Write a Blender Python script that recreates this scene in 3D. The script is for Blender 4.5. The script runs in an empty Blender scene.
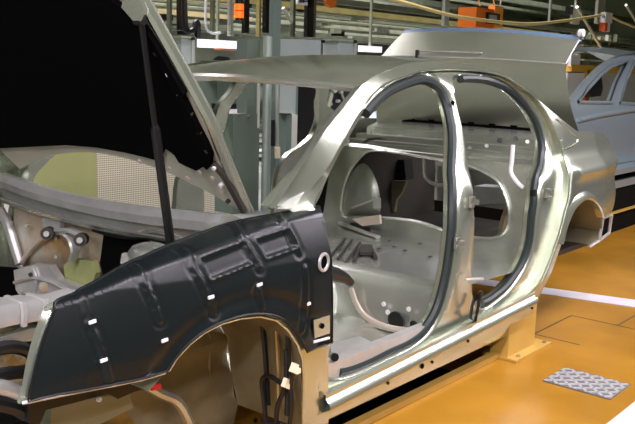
import bpy, math, random
import numpy as np
from mathutils import Vector, Matrix
from mathutils.geometry import delaunay_2d_cdt

random.seed(7)
SC = bpy.context.scene
COL = SC.collection

# ------------------------------------------------------------------ camera
CAM = np.array([-0.886, -2.695, 1.452])
YAW, PIT, ROL, FPX = .872, -.171, .0276, 831.0
_fw = np.array([math.sin(YAW)*math.cos(PIT), math.cos(YAW)*math.cos(PIT), math.sin(PIT)])
_r0 = np.array([math.cos(YAW), -math.sin(YAW), 0.0]); _u0 = np.cross(_r0, _fw)
_r = _r0*math.cos(ROL)+_u0*math.sin(ROL); _u = -_r0*math.sin(ROL)+_u0*math.cos(ROL)
cd = bpy.data.cameras.new('camera'); cam = bpy.data.objects.new('camera', cd); COL.objects.link(cam)
cam.matrix_world = Matrix(((_r[0], _u[0], -_fw[0], CAM[0]), (_r[1], _u[1], -_fw[1], CAM[1]),
                           (_r[2], _u[2], -_fw[2], CAM[2]), (0, 0, 0, 1)))
cd.sensor_width = 36; cd.lens = FPX/635*36; cd.clip_start = .05; cd.clip_end = 200
SC.camera = cam

# ------------------------------------------------------------------ world, light, exposure
w = bpy.data.worlds.new('world'); SC.world = w; w.use_nodes = True
w.node_tree.nodes['Background'].inputs[0].default_value = (.62, .70, .62, 1)
w.node_tree.nodes['Background'].inputs[1].default_value = .12
SC.view_settings.view_transform = 'Standard'; SC.view_settings.look = 'None'
SC.view_settings.exposure = 0.12; SC.view_settings.gamma = 1.0
SC.view_settings.use_curve_mapping = False
LAMP_COL = (1.0, .90, 1.0)
LAMP_POWER = 58.0
# rows of fluorescent tubes above the line: (x, y, z, length)
LAMPS = [(x, y, z, 2.3) for (y, z, xs) in ((-2.0, 3.3, (-4.2, -1.4, 1.4, 4.2, 7.0)), (-3.8, 3.4, (-4.2, -1.4, 1.4, 4.2, 7.0, 9.8)), (2.3, 3.5, (-4.2, -1.4, 1.4, 4.2, 7.0)),
                                           (5.7, 6.4, (3.0, 7.0, 11.0, 15.0, 19.0)), (8.5, 6.4, (6.0, 11.0, 16.0))) for x in xs]  # out of view; some front and background lamps added as fill
for (x, y, z, L) in LAMPS:
    ld = bpy.data.lights.new('tube_light', 'AREA'); ld.shape = 'RECTANGLE'; ld.size = L; ld.size_y = .16
    ld.energy = LAMP_POWER*(4.5 if y > 4 else (.45 if y > 0 else (1.4 if y < -3 else 1.35)))*(2.4 if x < -3 else 1)  # front lamps turned up to brighten the engine bay
    ld.spread = math.radians(105 if y > 0 else 180); ld.color = LAMP_COL
    lo = bpy.data.objects.new('tube_light', ld); COL.objects.link(lo); lo.location = (x, y, z)

# ------------------------------------------------------------------ unprojection helpers (offline tracing of real surfaces)
def ray(px, py): return _fw + _r*(px-317.5)/FPX - _u*(py-212)/FPX
def onz(px, py, z): d = ray(px, py); return CAM + d*(z-CAM[2])/d[2]
def ony(px, py, y): d = ray(px, py); return CAM + d*(y-CAM[1])/d[1]
def onx(px, py, x): d = ray(px, py); return CAM + d*(x-CAM[0])/d[0]
ZT = [.1, .15, .3, .45, .6, .8, .92, .96, 1.02, 1.2, 1.38, 1.44, 1.5]
YT = [-.80, -.82, -.85, -.865, -.875, -.875, -.852, -.832, -.80, -.745, -.675, -.63, -.50]
XT = [0, .15, .4, .8, 1.2, 3.5, 4.0, 4.4, 4.6]
DT = [.30, .19, .10, .03, 0, 0, .03, .10, .16]
def ys(x, z): return np.interp(z, ZT, YT)+np.interp(x, XT, DT)
_S = np.arange(1.0, 9.0, .005)
def us(px, py, off=0.0):
    d = ray(px, py); Q = CAM[None, :]+_S[:, None]*d[None, :]
    v = Q[:, 1]-(ys(Q[:, 0], Q[:, 2])+off)
    k = np.nonzero((v[:-1] < 0) & (v[1:] >= 0))[0][0]
    s = _S[k]-.005*v[k]/(v[k+1]-v[k])
    return CAM+d*s
def xz(pts, off=0.0): return [(p[0], p[2]) for p in (us(a, b, off) for a, b in pts)]

# ------------------------------------------------------------------ materials
MATS = {}
def mat(name, col, metal=0.0, rough=.5, var=0.0, vscale=6.0, bump=0.0, bscale=40.0, coat=0.0, emit=None, estr=0.0, col2=None, rvar=0.0):
    m = bpy.data.materials.new(name); m.use_nodes = True; nt = m.node_tree; b = nt.nodes['Principled BSDF']
    b.inputs['Metallic'].default_value = metal; b.inputs['Roughness'].default_value = rough
    b.inputs['Base Color'].default_value = (*col, 1); b.inputs['Coat Weight'].default_value = coat
    b.inputs['Coat Roughness'].default_value = .12
    if emit: b.inputs['Emission Color'].default_value = (*emit, 1); b.inputs['Emission Strength'].default_value = estr
    if var or col2 or bump or rvar:
        tc = nt.nodes.new('ShaderNodeTexCoord')
    if var or col2 or rvar:
        n = nt.nodes.new('ShaderNodeTexNoise'); n.inputs['Scale'].default_value = vscale; n.inputs['Detail'].default_value = 5
        nt.links.new(tc.outputs['Object'], n.inputs['Vector'])
    if var or col2:
        r = nt.nodes.new('ShaderNodeValToRGB'); nt.links.new(n.outputs['Fac'], r.inputs['Fac'])
        c2 = col2 or tuple(min(1, c*(1+var)) for c in col); c1 = col if col2 else tuple(c*(1-var) for c in col)
        r.color_ramp.elements[0].position = .35; r.color_ramp.elements[1].position = .65
        r.color_ramp.elements[0].color = (*c1, 1); r.color_ramp.elements[1].color = (*c2, 1)
        nt.links.new(r.outputs['Color'], b.inputs['Base Color'])
    if rvar:
        mr = nt.nodes.new('ShaderNodeMapRange'); mr.inputs['To Min'].default_value = rough-rvar; mr.inputs['To Max'].default_value = rough+rvar
        nt.links.new(n.outputs['Fac'], mr.inputs['Value']); nt.links.new(mr.outputs['Result'], b.inputs['Roughness'])
    if bump:
        n2 = nt.nodes.new('ShaderNodeTexNoise'); n2.inputs['Scale'].default_value = bscale; n2.inputs['Detail'].default_value = 4
        nt.links.new(tc.outputs['Object'], n2.inputs['Vector'])
        bp = nt.nodes.new('ShaderNodeBump'); bp.inputs['Strength'].default_value = bump; bp.inputs['Distance'].default_value = .01
        nt.links.new(n2.outputs['Fac'], bp.inputs['Height']); nt.links.new(bp.outputs['Normal'], b.inputs['Normal'])
    MATS[name] = m
    return m
BODY = mat('bare_metallic_paint', (.55, .60, .48), .85, .24, .04, 3.0, coat=.2)
BODYIN = mat('inner_sheet_metal', (.56, .59, .52), .80, .27, .08, 7.0, .14, 9)
ZINC = mat('galvanised_sheet', (.58, .59, .56), .55, .30, .10, 9.0, .10, 18)
DASHM = mat('warm_reflection_metal', (.66, .66, .58), .45, .36, 0, 5.0, .1, 16, col2=(.50, .31, .11))  # ochre noise patches paint in warm reflections
BLACKCOV = mat('black_moulded_plastic', (.006, .009, .009), 0, .32, 0, 5, .04, 60, rvar=.05)
BLACKCOV.node_tree.nodes['Principled BSDF'].inputs['Specular IOR Level'].default_value = .38
SEALM = mat('seal_rubber', (.018, .028, .026), 0, .42)
PAD = mat('black_felt_and_void', (.003, .003, .003), 0, .95); PAD.node_tree.nodes['Principled BSDF'].inputs['Specular IOR Level'].default_value = .03
BLACK = mat('black_plastic', (.006, .006, .006), 0, .35)
DARKM = mat('dark_underbody', (.035, .033, .025), .2, .6)
LINER = mat('wheelhouse_primer', (.22, .20, .12), .3, .5, .2, 5.0)
FLOORM = mat('ochre_floor_board', (.36, .175, .017), 0, .22, .14, 2.2, .03, 5, rvar=.08)
OCHRE = mat('ochre_paint', (.52, .33, .07), .1, .4, .08, 5)
WHITE = mat('white_line_paint', (.55, .54, .55), 0, .5, .05, 8)
STEEL = mat('tread_steel', (.70, .70, .70), .6, .35, .1, 20)
BOLT = mat('bolt_steel', (.5, .5, .45), .9, .35)
CABG = mat('cabinet_green_grey', (.12, .16, .12), .1, .45, .06, 2)
CABL = mat('cabinet_light_grey', (.36, .42, .39), .1, .42, .05, 2)
CABB = mat('panel_cream_grey', (.55, .57, .50), .05, .5, .05, 3)
TEAL = mat('teal_grey_metal', (.17, .23, .19), .3, .4)
POSTM = mat('pale_post_metal', (.36, .44, .38), .4, .35)
BEAMD = mat('dark_beam', (.10, .12, .075), .2, .55, .2, 4)
BEAMM = mat('grey_green_beam', (.30, .34, .23), .2, .5, .15, 4)
BEAMY = mat('yellowed_beam', (.28, .25, .08), .1, .5, .15, 4)
BEAML = mat('pale_pipe', (.46, .49, .40), .3, .4)
ORANGE = mat('orange_paint', (.85, .20, .02), 0, .4)
ORANGEG = mat('orange_lamp_lens', (.9, .2, .03), 0, .3, emit=(1, .09, .005), estr=1.6)
REDM = mat('red_plastic', (.75, .02, .02), 0, .4)
WHITEP = mat('white_plastic', (.85, .85, .85), 0, .4)
CREAM = mat('cream_plastic', (.85, .75, .52), 0, .4)
YELC = mat('yellow_hose', (.72, .60, .22), 0, .5)
TUBEG = mat('lamp_diffuser', (.9, .9, .9), 0, .4, emit=(1, .93, 1), estr=5)
SCREENW = mat('lit_screen', (.8, .8, .85), 0, .4, emit=(.9, .84, 1), estr=.9)
BLUEC = mat('blue_silver_paint', (.42, .52, .56), .65, .3, coat=.5)
BLUEG = mat('muted_blue', (.22, .34, .50), .35, .25)  # muted blue for the lid edge, a hose and a coupler
OLIVE = mat('olive_board', (.30, .33, .13), 0, .6, .05, 3)
WALLM = mat('dark_hall_wall', (.24, .28, .19), 0, .8, .3, .6)
CEILM = mat('dark_hall_ceiling', (.30, .34, .25), 0, .9)
SHADEB = mat('shade_black', (.006, .006, .005), 0, .9); SHADEB.node_tree.nodes['Principled BSDF'].inputs['Specular IOR Level'].default_value = .05  # near-black standing for deep shade under the cars and in the bay
GREYF = mat('bounce_grey_floor', (.17, .18, .155), 0, .6, .1, 2)
COPPER = mat('bronze_tube', (.45, .30, .12), .8, .4)
PINK = mat('sealer_flange', (.62, .54, .44), .2, .5)

# perforated screen
def perf_mat():
    m = bpy.data.materials.new('perforated_sheet'); m.use_nodes = True; nt = m.node_tree; b = nt.nodes['Principled BSDF']
    tc = nt.nodes.new('ShaderNodeTexCoord'); mp = nt.nodes.new('ShaderNodeMapping'); mp.inputs['Scale'].default_value = (60, 60, 60)
    v = nt.nodes.new('ShaderNodeTexVoronoi'); v.inputs['Randomness'].default_value = 0; v.inputs['Scale'].default_value = 1
    r = nt.nodes.new('ShaderNodeValToRGB'); r.color_ramp.elements[0].position = .32; r.color_ramp.elements[1].position = .42
    r.color_ramp.elements[0].color = (.12, .12, .07, 1); r.color_ramp.elements[1].color = (.62, .60, .46, 1)
    nt.links.new(tc.outputs['Object'], mp.inputs[0]); nt.links.new(mp.outputs[0], v.inputs['Vector'])
    nt.links.new(v.outputs['Distance'], r.inputs[0]); nt.links.new(r.outputs[0], b.inputs['Base Color']); b.inputs['Roughness'].default_value = .5
    return m
PERF = perf_mat()

# ------------------------------------------------------------------ mesh builder
WL = {}
def crom(pts, n=8, closed=False):
    P = [np.array(p, float) for p in pts]; out = []; N = len(P)
    for i in range(N if closed else N-1):
        p0 = P[(i-1) % N] if closed or i > 0 else 2*P[0]-P[1]
        p1 = P[i]; p2 = P[(i+1) % N]
        p3 = P[(i+2) % N] if closed or i+2 < N else 2*P[-1]-P[-2]
        for k in range(n):
            t = k/n
            out.append(.5*((2*p1)+(-p0+p2)*t+(2*p0-5*p1+4*p2-p3)*t*t+(-p0+3*p1-3*p2+p3)*t**3))
    if not closed: out.append(P[-1])
    return out
class MB:
    def __init__(s): s.v = []; s.f = []
    def quad(s, a, b, c, d): n = len(s.v); s.v += [tuple(map(float, p)) for p in (a, b, c, d)]; s.f.append((n, n+1, n+2, n+3)); return s
    def box(s, c, size, R=None):
        n = len(s.v); hx, hy, hz = [q/2 for q in size]
        for q in ((-hx, -hy, -hz), (hx, -hy, -hz), (hx, hy, -hz), (-hx, hy, -hz), (-hx, -hy, hz), (hx, -hy, hz), (hx, hy, hz), (-hx, hy, hz)):
            p = Vector(q)
            if R: p = R @ p
            s.v.append((p.x+c[0], p.y+c[1], p.z+c[2]))
        for f in ((0, 3, 2, 1), (4, 5, 6, 7), (0, 1, 5, 4), (1, 2, 6, 5), (2, 3, 7, 6), (3, 0, 4, 7)): s.f.append(tuple(n+i for i in f))
        return s
    def bx(s, x0, x1, y0, y1, z0, z1): return s.box(((x0+x1)/2, (y0+y1)/2, (z0+z1)/2), (abs(x1-x0), abs(y1-y0), abs(z1-z0)))
    def loft(s, rows, closed=False, cap=False):
        n = len(s.v); m = len(rows[0])
        for r in rows: s.v += [tuple(map(float, p)) for p in r]
        for i in range(len(rows)-1):
            for j in range(m if closed else m-1):
                a = n+i*m+j; b = n+i*m+(j+1) % m
                s.f.append((a, b, b+m, a+m))
        if cap:
            s.f.append(tuple(n+j for j in range(m))[::-1]); s.f.append(tuple(n+(len(rows)-1)*m+j for j in range(m)))
        return s
    def tube(s, pts, r, seg=8, closed=False, flat=1.0):
        P = [Vector(p) for p in pts]; N = len(P); rows = []; up = Vector((0, 0, 1)); prev = None
        for i in range(N):
            a = P[(i-1) % N] if (closed or i > 0) else P[0]; b = P[(i+1) % N] if (closed or i < N-1) else P[-1]
            t = (b-a)
            if t.length < 1e-9: t = Vector((1, 0, 0))
            t.normalize()
            if prev is None:
                n1 = t.cross(up if abs(t.z) < .9 else Vector((1, 0, 0))).normalized()
            else:
                n1 = (prev-t*prev.dot(t)).normalized()
            prev = n1; n2 = t.cross(n1)
            rr = r[i] if isinstance(r, (list, tuple)) else r
            rows.append([P[i]+n1*rr*math.cos(2*math.pi*k/seg)+n2*rr*flat*math.sin(2*math.pi*k/seg) for k in range(seg)])
        if closed: rows.append(rows[0])
        return s.loft(rows, True, not closed)
    def disc(s, c, nrm, r, h, seg=16, r2=None):
        c = Vector(c); nrm = Vector(nrm).normalized()
        return s.tube([c, c+nrm*h], [r, r if r2 is None else r2], seg)
    def prism(s, poly, vec):
        n = len(s.v); m = len(poly); vec = np.array(vec, float)
        s.v += [tuple(map(float, p)) for p in poly]+[tuple(map(float, np.array(p)+vec)) for p in poly]
        s.f.append(tuple(range(n, n+m))); s.f.append(tuple(range(n+2*m-1, n+m-1, -1)))
        for j in range(m): k = (j+1) % m; s.f.append((n+j, n+m+j, n+m+k, n+k))
        return s
    def build(s, name, m, parent=None, smooth=35, flip=False):
        me = bpy.data.meshes.new(name)
        A = np.array(s.v, float); lo, hi = A.min(0), A.max(0); c = (lo+hi)/2
        if parent is None: c = np.array([c[0], c[1], lo[2]])
        me.from_pydata([tuple(p) for p in (A-c)], [], s.f); me.materials.append(m)
        import bmesh
        bm = bmesh.new(); bm.from_mesh(me); bmesh.ops.remove_doubles(bm, verts=bm.verts, dist=1e-5)
        bmesh.ops.recalc_face_normals(bm, faces=bm.faces); bm.to_mesh(me); bm.free()
        if smooth:
            me.shade_smooth(); me.set_sharp_from_angle(angle=math.radians(smooth))
        o = bpy.data.objects.new(name, me); COL.objects.link(o)
        pw = np.zeros(3)
        if parent: o.parent = parent; pw = WL[parent.name]
        o.location = tuple(c-pw); WL[o.name] = c
        return o
def pip(P, poly):
    P = np.asarray(P); q = np.asarray(poly); x, y = P[:, 0], P[:, 1]; ins = np.zeros(len(P), bool)
    x0, y0 = q[:, 0], q[:, 1]; x1, y1 = np.roll(x0, -1), np.roll(y0, -1)
    for a, b, c, d in zip(x0, y0, x1, y1):
        if b == d: continue
        ins ^= ((b > y) != (d > y)) & (x < (c-a)*(y-b)/(d-b)+a)
    return ins
def sheet(outline, holes, fn, h=.05, thick=0.0, mb=None):
    """surface fn(u,v,depth) over a 2D outline with holes; thick>0 adds a back face and rims"""
    mb = mb or MB(); loops = [list(map(lambda p: (float(p[0]), float(p[1])), outline))]+[[(float(p[0]), float(p[1])) for p in q] for q in holes]
    verts = []; edges = []
    for L in loops:
        n = len(verts); verts += L; edges += [(n+i, n+(i+1) % len(L)) for i in range(len(L))]
    B = np.array(verts); lo, hi = B.min(0), B.max(0)
    G = np.array([(a, b) for a in np.arange(lo[0]+h/2, hi[0], h) for b in np.arange(lo[1]+h/2, hi[1], h)])
    if len(G):
        k = pip(G, loops[0])
        for L in loops[1:]: k &= ~pip(G, L)
        G = G[k]
    if len(G):
        E = np.concatenate([np.concatenate([np.linspace(L[i], L[(i+1) % len(L)], max(2, int(np.hypot(*(np.array(L[i])-L[(i+1) % len(L)]))/(h*.5))+2)) for i in range(len(L))]) for L in loops])
        dist = np.array([np.min(np.sum((E-g)**2, 1)) for g in G]); G = G[dist > (h*.35)**2]
    allv = [Vector(p) for p in verts]+[Vector(p) for p in G]
    ov, oe, of, *_ = delaunay_2d_cdt(allv, edges, [], 0, 1e-6)
    V = np.array([(p.x, p.y) for p in ov]); T = [f for f in of if len(f) == 3]
    Cn = np.array([V[list(f)].mean(0) for f in T]); k = pip(Cn, loops[0])
    for L in loops[1:]: k &= ~pip(Cn, L)
    T = [t for t, q in zip(T, k) if q]
    n = len(mb.v); mb.v += [tuple(map(float, fn(p[0], p[1], 0.0))) for p in V]
    mb.f += [tuple(n+i for i in t) for t in T]
    if thick:
        n2 = len(mb.v); mb.v += [tuple(map(float, fn(p[0], p[1], thick))) for p in V]
        mb.f += [tuple(n2+i for i in t[::-1]) for t in T]
        cnt = {}
        for t in T:
            for a, b in ((t[0], t[1]), (t[1], t[2]), (t[2], t[0])): cnt[(a, b)] = 1
        for (a, b) in cnt:
            if (b, a) not in cnt: mb.f.append((n+a, n+b, n2+b, n2+a))
    return mb

def tag(o, label=None, cat=None, group=None, kind=None):
    for k, v in (('label', label), ('category', cat), ('group', group), ('kind', kind)):
        if v: o[k] = v
    return o
def empty(name, loc, label, cat, group=None):
    o = bpy.data.objects.new(name, None); COL.objects.link(o); o.location = loc; o.empty_display_size = .1
    WL[o.name] = np.array(loc, float); return tag(o, label, cat, group)
def part(mb, name, m, parent, label=None, smooth=35):
    o = mb.build(name, m, parent, smooth)
    if label: o['label'] = label
    return o
def struct(mb, name, m, smooth=0): return tag(mb.build(name, m, None, smooth), kind='structure')

exec_sections = True
#SECTION structure
# ------------------------------------------------------------------ the hall
TY = -.745
struct(MB().bx(.3, 26, -1.95, TY, -.2, 0).bx(3.02, 26, TY, 1.5, -.2, 0).bx(.3, 3.02, .745, 1.5, -.2, 0).bx(.3, 1.55, TY, .745, -.2, -.0), 'floor', FLOORM)
struct(MB().bx(-7, 26, -9, -1.95, -.2, 0), 'trim_10', mat('bounce_dark_floor', (.05, .055, .05), 0, .6, .1, 2))  # unseen floor darkened to keep reflections in the wing cover black
struct(MB().bx(-7, .3, -1.95, 1.5, -.2, 0), 'trim_12', GREYF)  # unseen floor greyed for neutral bounce under the bonnet
struct(MB().bx(-7, 26, 1.5, 13, -.2, 0), 'trim_11', GREYF)  # unseen floor greyed to cut ochre bounce
struct(MB().bx(1.55, 3.02, TY, .745, -.5, -.45).bx(1.53, 3.04, .745, .77, -.5, -.2).bx(1.53, 3.04, TY-.02, TY, -.5, -.2).bx(3.02, 3.04, TY, .745, -.5, -.2).bx(1.53, 1.55, TY, .745, -.5, -.2), 'trim_1', SHADEB)  # black pit put in for the shadowed floor under the car
struct(MB().bx(-7, 26, 13, 13.2, -.2, 7), 'wall_far', WALLM)
struct(MB().bx(26, 26.2, -9, 13.2, -.2, 7), 'wall_right', WALLM)
struct(MB().bx(-7.2, -7, -9, 13.2, -.2, 7), 'wall_left', WALLM)
struct(MB().bx(-7.2, 26.2, -9.2, -9, -.2, 7), 'wall_back', WALLM)
struct(MB().bx(-7.2, 26.2, -9.2, 13.2, 7, 7.2), 'ceiling', CEILM)
# painted lines, board seams
a, b = onz(440, 273.5, 0), onz(760, 317.5, 0); c, d = onz(760, 326, 0), onz(440, 279, 0)
struct(MB().prism([(p[0], p[1], .001) for p in (a, b, c, d)], (0, 0, .003)), 'trim_2', WHITE)
struct(MB().bx(2.2, 6, -1.66, -1.515, .0005, .004), 'trim_3', WHITE)
for i, (x0, x1, y0, y1) in enumerate(((3.0, 3.9, -.735, -.728), (3.39, 3.396, -1.0, -.73), (3.9, 8, -1.02, -1.014), (3.9, 3.906, -2.5, -.73), (2.2, 3.9, -1.83, -1.824))):
    struct(MB().bx(x0, x1, y0, y1, .0003, .0012), 'trim_%d' % (4+i), DARKM)
# edge angle along the black pit
struct(MB().bx(1.2, 3.0, -.785, -.745, .002, .03), 'trim_9', OCHRE)

# tread plate let into the floor
t = empty('tread_plate', (2.86, -1.26, 0), 'rectangular steel tread plate let into the ochre floor', 'floor plate')
mb = MB().bx(2.735, 2.985, -1.425, -1.095, .001, .006); part(mb, 'plate', mat('dull_steel', (.26, .27, .26), .7, .45, .1, 12), t)
mb = MB()
for i in range(7):
    for j in range(9):
        x = 2.754+i*.0345; y = -1.405+j*.0365
        R = Matrix.Rotation(math.radians(45 if (i+j) % 2 else -45), 3, 'Z'); mb.box((x, y, .0075), (.036, .015, .004), R)
o = part(mb, 'tread_pattern', STEEL, t, smooth=0); o['kind'] = 'stuff'

# support brackets that carry the sill
def bracket(x0, x1, y, top, label, grp):
    t = empty('support_bracket', ((x0+x1)/2, y+.05, 0), label, 'bracket', grp)
    part(MB().bx(x0, x1, y, y+.10, .012, top), 'upright', OCHRE, t)
    part(MB().bx(x0-.01, x1+.10, y-.055, y+.14, .001, .013), 'foot_plate', OCHRE, t)
    for bxx in (x0+.06, x1+.06): part(MB().disc((bxx, y-.03, .013), (0, 0, 1), .012, .008, 6), 'bolt', BOLT, t)
bracket(2.885, 3.19, -.828, .30, 'ochre steel support bracket with bolted foot under the rear of the sill', None)
#SECTION car body
# ------------------------------------------------------------------ the car body shell (one thing, everything welded or bolted to it is a part)
car = empty('car_body', (2.3, 0, .12), 'bare silver car body shell without doors, bonnet and boot lid raised, in the foreground', 'car body')
def side(sy, off0=0.0):
    def f(x, z, d):
        k = min(1, max(0, (1.47-x)/.22))*min(1, max(0, (1.28-z)/.30))*min(1, max(0, (z-.6)/.2))
        off_q = min(1, max(0, (x-3.42)/.15))*(-.018*math.exp(-((z-.925)/.035)**2)+.016*math.exp(-((z-.82)/.06)**2)); d = d+off_q
        g = 0 if sy < 0 else .24-.16*min(1, max(0, (z-1.25)/.2))
        return np.array((x-g, sy*-(ys(x, z)+off0+d+.07*k), z))
    return f
def smooth_xz(pts, n=5, closed=True): return [(p[0], p[1]) for p in crom(pts, n, closed)]
# outer skin outline
out_px = [(275, 208), (293, 180), (313, 150), (326, 130), (345, 106), (361, 86), (383, 71), (407, 63.5), (430, 61.5), (460, 63), (480, 66), (500, 73), (520, 85),
          (540, 101), (560, 118), (577, 131)]
O = [(p[0], p[1]) for p in crom(xz(out_px), 3)]
O += [tuple(p) for p in crom([O[-1]]+xz([(595, 131.5), (605, 135), (612, 147), (616, 165), (617, 185), (614, 205), (611, 213)]), 3)[1:]]
O += [tuple(p) for p in crom(xz([(601, 216), (598, 207), (592, 200), (584, 199), (575, 208), (567, 224), (562, 243)]), 4)]
O += [(3.27, .40), (3.20, .33), (3.14, .20), (3.02, .125), (1.42, .128), (1.35, .14), (1.345, .3), (1.345, .50), (1.345, .80), (1.33, .92), (1.22, .975)]
U = [tuple(p) for p in crom(xz([(327, 393), (380, 371), (420, 352), (460, 333), (500, 312), (522, 299), (538, 284), (547, 265), (556, 240), (563, 215), (568, 192), (568, 170), (563, 154),
     (558, 138), (552, 123), (545, 110), (536, 98), (524, 88), (511, 80), (498, 74.5), (480, 71), (460, 69.5), (438, 69.5), (417, 72), (400, 78), (380, 88), (362, 109), (349, 129), (335, 155), (323, 178), (316, 198)], 0)
     + [(1.36, .92), (1.33, .75), (1.32, .55), (1.34, .36)], 4, True)]
I1 = [tuple(p) for p in crom(xz([(335, 371), (360, 363), (385, 351), (405, 342), (421, 330), (433, 311), (441, 285), (447, 250), (450, 200), (450, 150), (448, 120), (442, 98), (433, 85),
     (420, 80), (405, 83), (385, 92), (367, 109), (354, 128), (340, 153), (328, 177), (321, 197)], .072) + [(1.40, .92), (1.38, .75), (1.37, .55), (1.385, .40), (1.41, .345)], 4, True)]
I2 = [tuple(p) for p in crom(xz([(450, 85), (458, 79), (475, 79), (490, 82), (507, 90), (521, 103), (531, 117), (537, 132), (540, 149), (538, 165), (533, 181), (530, 210), (527, 240), (520, 262), (505, 284), (490, 297), (478, 303),
     (470, 297), (469, 270), (471, 235), (470, 200), (466, 168), (462, 140), (456, 112)], .072), 4, True)]
LIP = .105

def grow_out(L, r):
    P = np.array(L); T = np.roll(P, -2, 0)-np.roll(P, 2, 0); T /= np.linalg.norm(T, axis=1)[:, None]; N = np.stack([T[:, 1], -T[:, 0]], 1)
    if np.sum((P-P.mean(0))*N) < 0: N = -N
    Q = P+N*r
    for _ in range(3): Q = (np.roll(Q, 1, 0)+2*Q+np.roll(Q, -1, 0))/4
    return [tuple(q) for q in Q]
G1 = grow_out(I1, .036); G2 = grow_out(I2, .036)
def make_side(sy, lab):
    p1 = part(sheet(O, [U], side(sy), .032), 'side_panel', BODY, car)
    f = side(sy)
    mb = sheet(U, [G1, G2], side(sy, .036), .05)
    lo = lambda L, ds: mb.loft([[f(x, z, a) for x, z in L+L[:1]] for a in ds])
    lo(U, (0, .018, .036)); lo(I1, (.072, .085, LIP)); lo(I2, (.072, .085, LIP))
    for I, G in ((I1, G1), (I2, G2)):
        mb.loft([[f(g[0]*(1-k)+q[0]*k, g[1]*(1-k)+q[1]*k, 0.036+.036*(k*k*(3-2*k))) for g, q in zip(G+G[:1], I+I[:1])] for k in (0, .25, .5, .75, 1)])
    p2 = part(mb, 'door_jamb', BODY, car)
    # inner structure behind the jamb
    grow = lambda L, k: [(np.mean([q[0] for q in L])+(x-np.mean([q[0] for q in L]))*k, np.mean([q[1] for q in L])+(z-np.mean([q[1] for q in L]))*k) for x, z in L]
    p3 = part(sheet([(x, max(z, .2)) for x, z in U], [I1, I2], side(sy, LIP+.002), .08), 'inner_side_panel', BODYIN, car)
make_side(1, 'near'); make_side(-1, 'far')
# raised bead round each opening
def bead(L, off, r, name, m, idx=None, flat=1.0, closed=True, seg=8):
    q = L if idx is None else L[idx[0]:idx[1]]
    return part(MB().tube([side(-1)(x, z, off) for x, z in q], r, seg, closed, flat), name, m, car)
n1 = len(I1)
bead(I1, .060, .0215, 'door_seal', SEALM, (0, 66), closed=False)
k0 = 0
bead(I2, .060, .020, 'door_seal', SEALM, (4, 65), closed=False)
# thin outer rim along the rear of the door aperture and along the sill
bead(U, .002, .005, 'aperture_rim', BODY, (0, 104), closed=False, seg=6)
# rolled rail along the sill: ledge on top, face below
def sill_row(z0s, dy, dz): return [np.array((x, ys(x, z+dz)+dy, z+dz)) for x, z in z0s]
rz = [(x, .207+.045*(x-1.42)) for x in np.linspace(1.395, 3.09, 30)]
part(MB().loft([sill_row(rz, .01, .052), sill_row(rz, -.004, .046), sill_row(rz, -.006, .030), sill_row(rz, -.030, .012), sill_row(rz, -.036, .0), sill_row(rz, -.030, -.012), sill_row(rz, -.006, -.024), sill_row(rz, .01, -.03)]), 'sill_rail', BODY, car)
uu = [us_ for us_ in U if us_[0] > 2.0]
Uo = grow_out(U, .030); k1 = min(range(len(U)), key=lambda i: abs(U[i][0]-3.36)+abs(U[i][1]-1.12)); k0_ = min(range(len(U)), key=lambda i: abs(U[i][0]-3.17)+abs(U[i][1]-.36))
part(MB().tube([side(-1)(x, z, .001) for x, z in Uo[min(k0_, k1):max(k0_, k1)]], .007, 6), 'quarter_seam', BODY, car)
q0 = crom([us(*p, -.001) for p in ((556, 119), (568, 130), (577, 139), (574, 145), (562, 150))], 4)
part(MB().tube(q0, .005, 6), 'quarter_crease', BODY, car)
# quarter feature line
q = [us(*p, -.003) for p in ((568, 165), (580, 160), (598, 158), (615, 160))]
# rear wheel-arch flare
arch = crom([us(*p, 0) for p in ((602, 217), (598.5, 207), (592, 199.5), (584, 198), (574, 207), (566, 224), (561, 244))], 6)
part(MB().loft([[p+np.array(((p[0]-3.78)*k, -dy, (p[2]-.40)*k)) for p in arch] for k, dy in ((.10, -.004), (.06, .008), (.0, .016), (-.03, .010), (-.03, -.03))]), 'wheel_arch_lip', BODY, car)
arch = [us(597, 246, .02), us(603, 232, .01)]+list(arch)
rows = [[p+np.array((0, d, 0)) for p in arch] for d in (0.005, .05, .18, .36)]
mb = MB().loft(rows); sheet([(p[0], p[2]) for p in arch]+[(3.36, .30), (4.28, .40)][:1]+[(4.25, .35)], [], lambda x, z, d: np.array((x, -.49, z)), .1, 0, mb)
part(mb, 'rear_wheelhouse', LINER, car)
# open bracket hanging at the tail
L = [us(*p, .02) for p in ((603, 218), (611.5, 215), (609, 233), (599, 241))]
part(MB().tube(L, .010, 6, True), 'bumper_bracket', ZINC, car)
part(MB().tube([us(599, 241, .02), us(589, 247, .04)], .010, 6), 'bumper_stay', ZINC, car)
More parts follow.
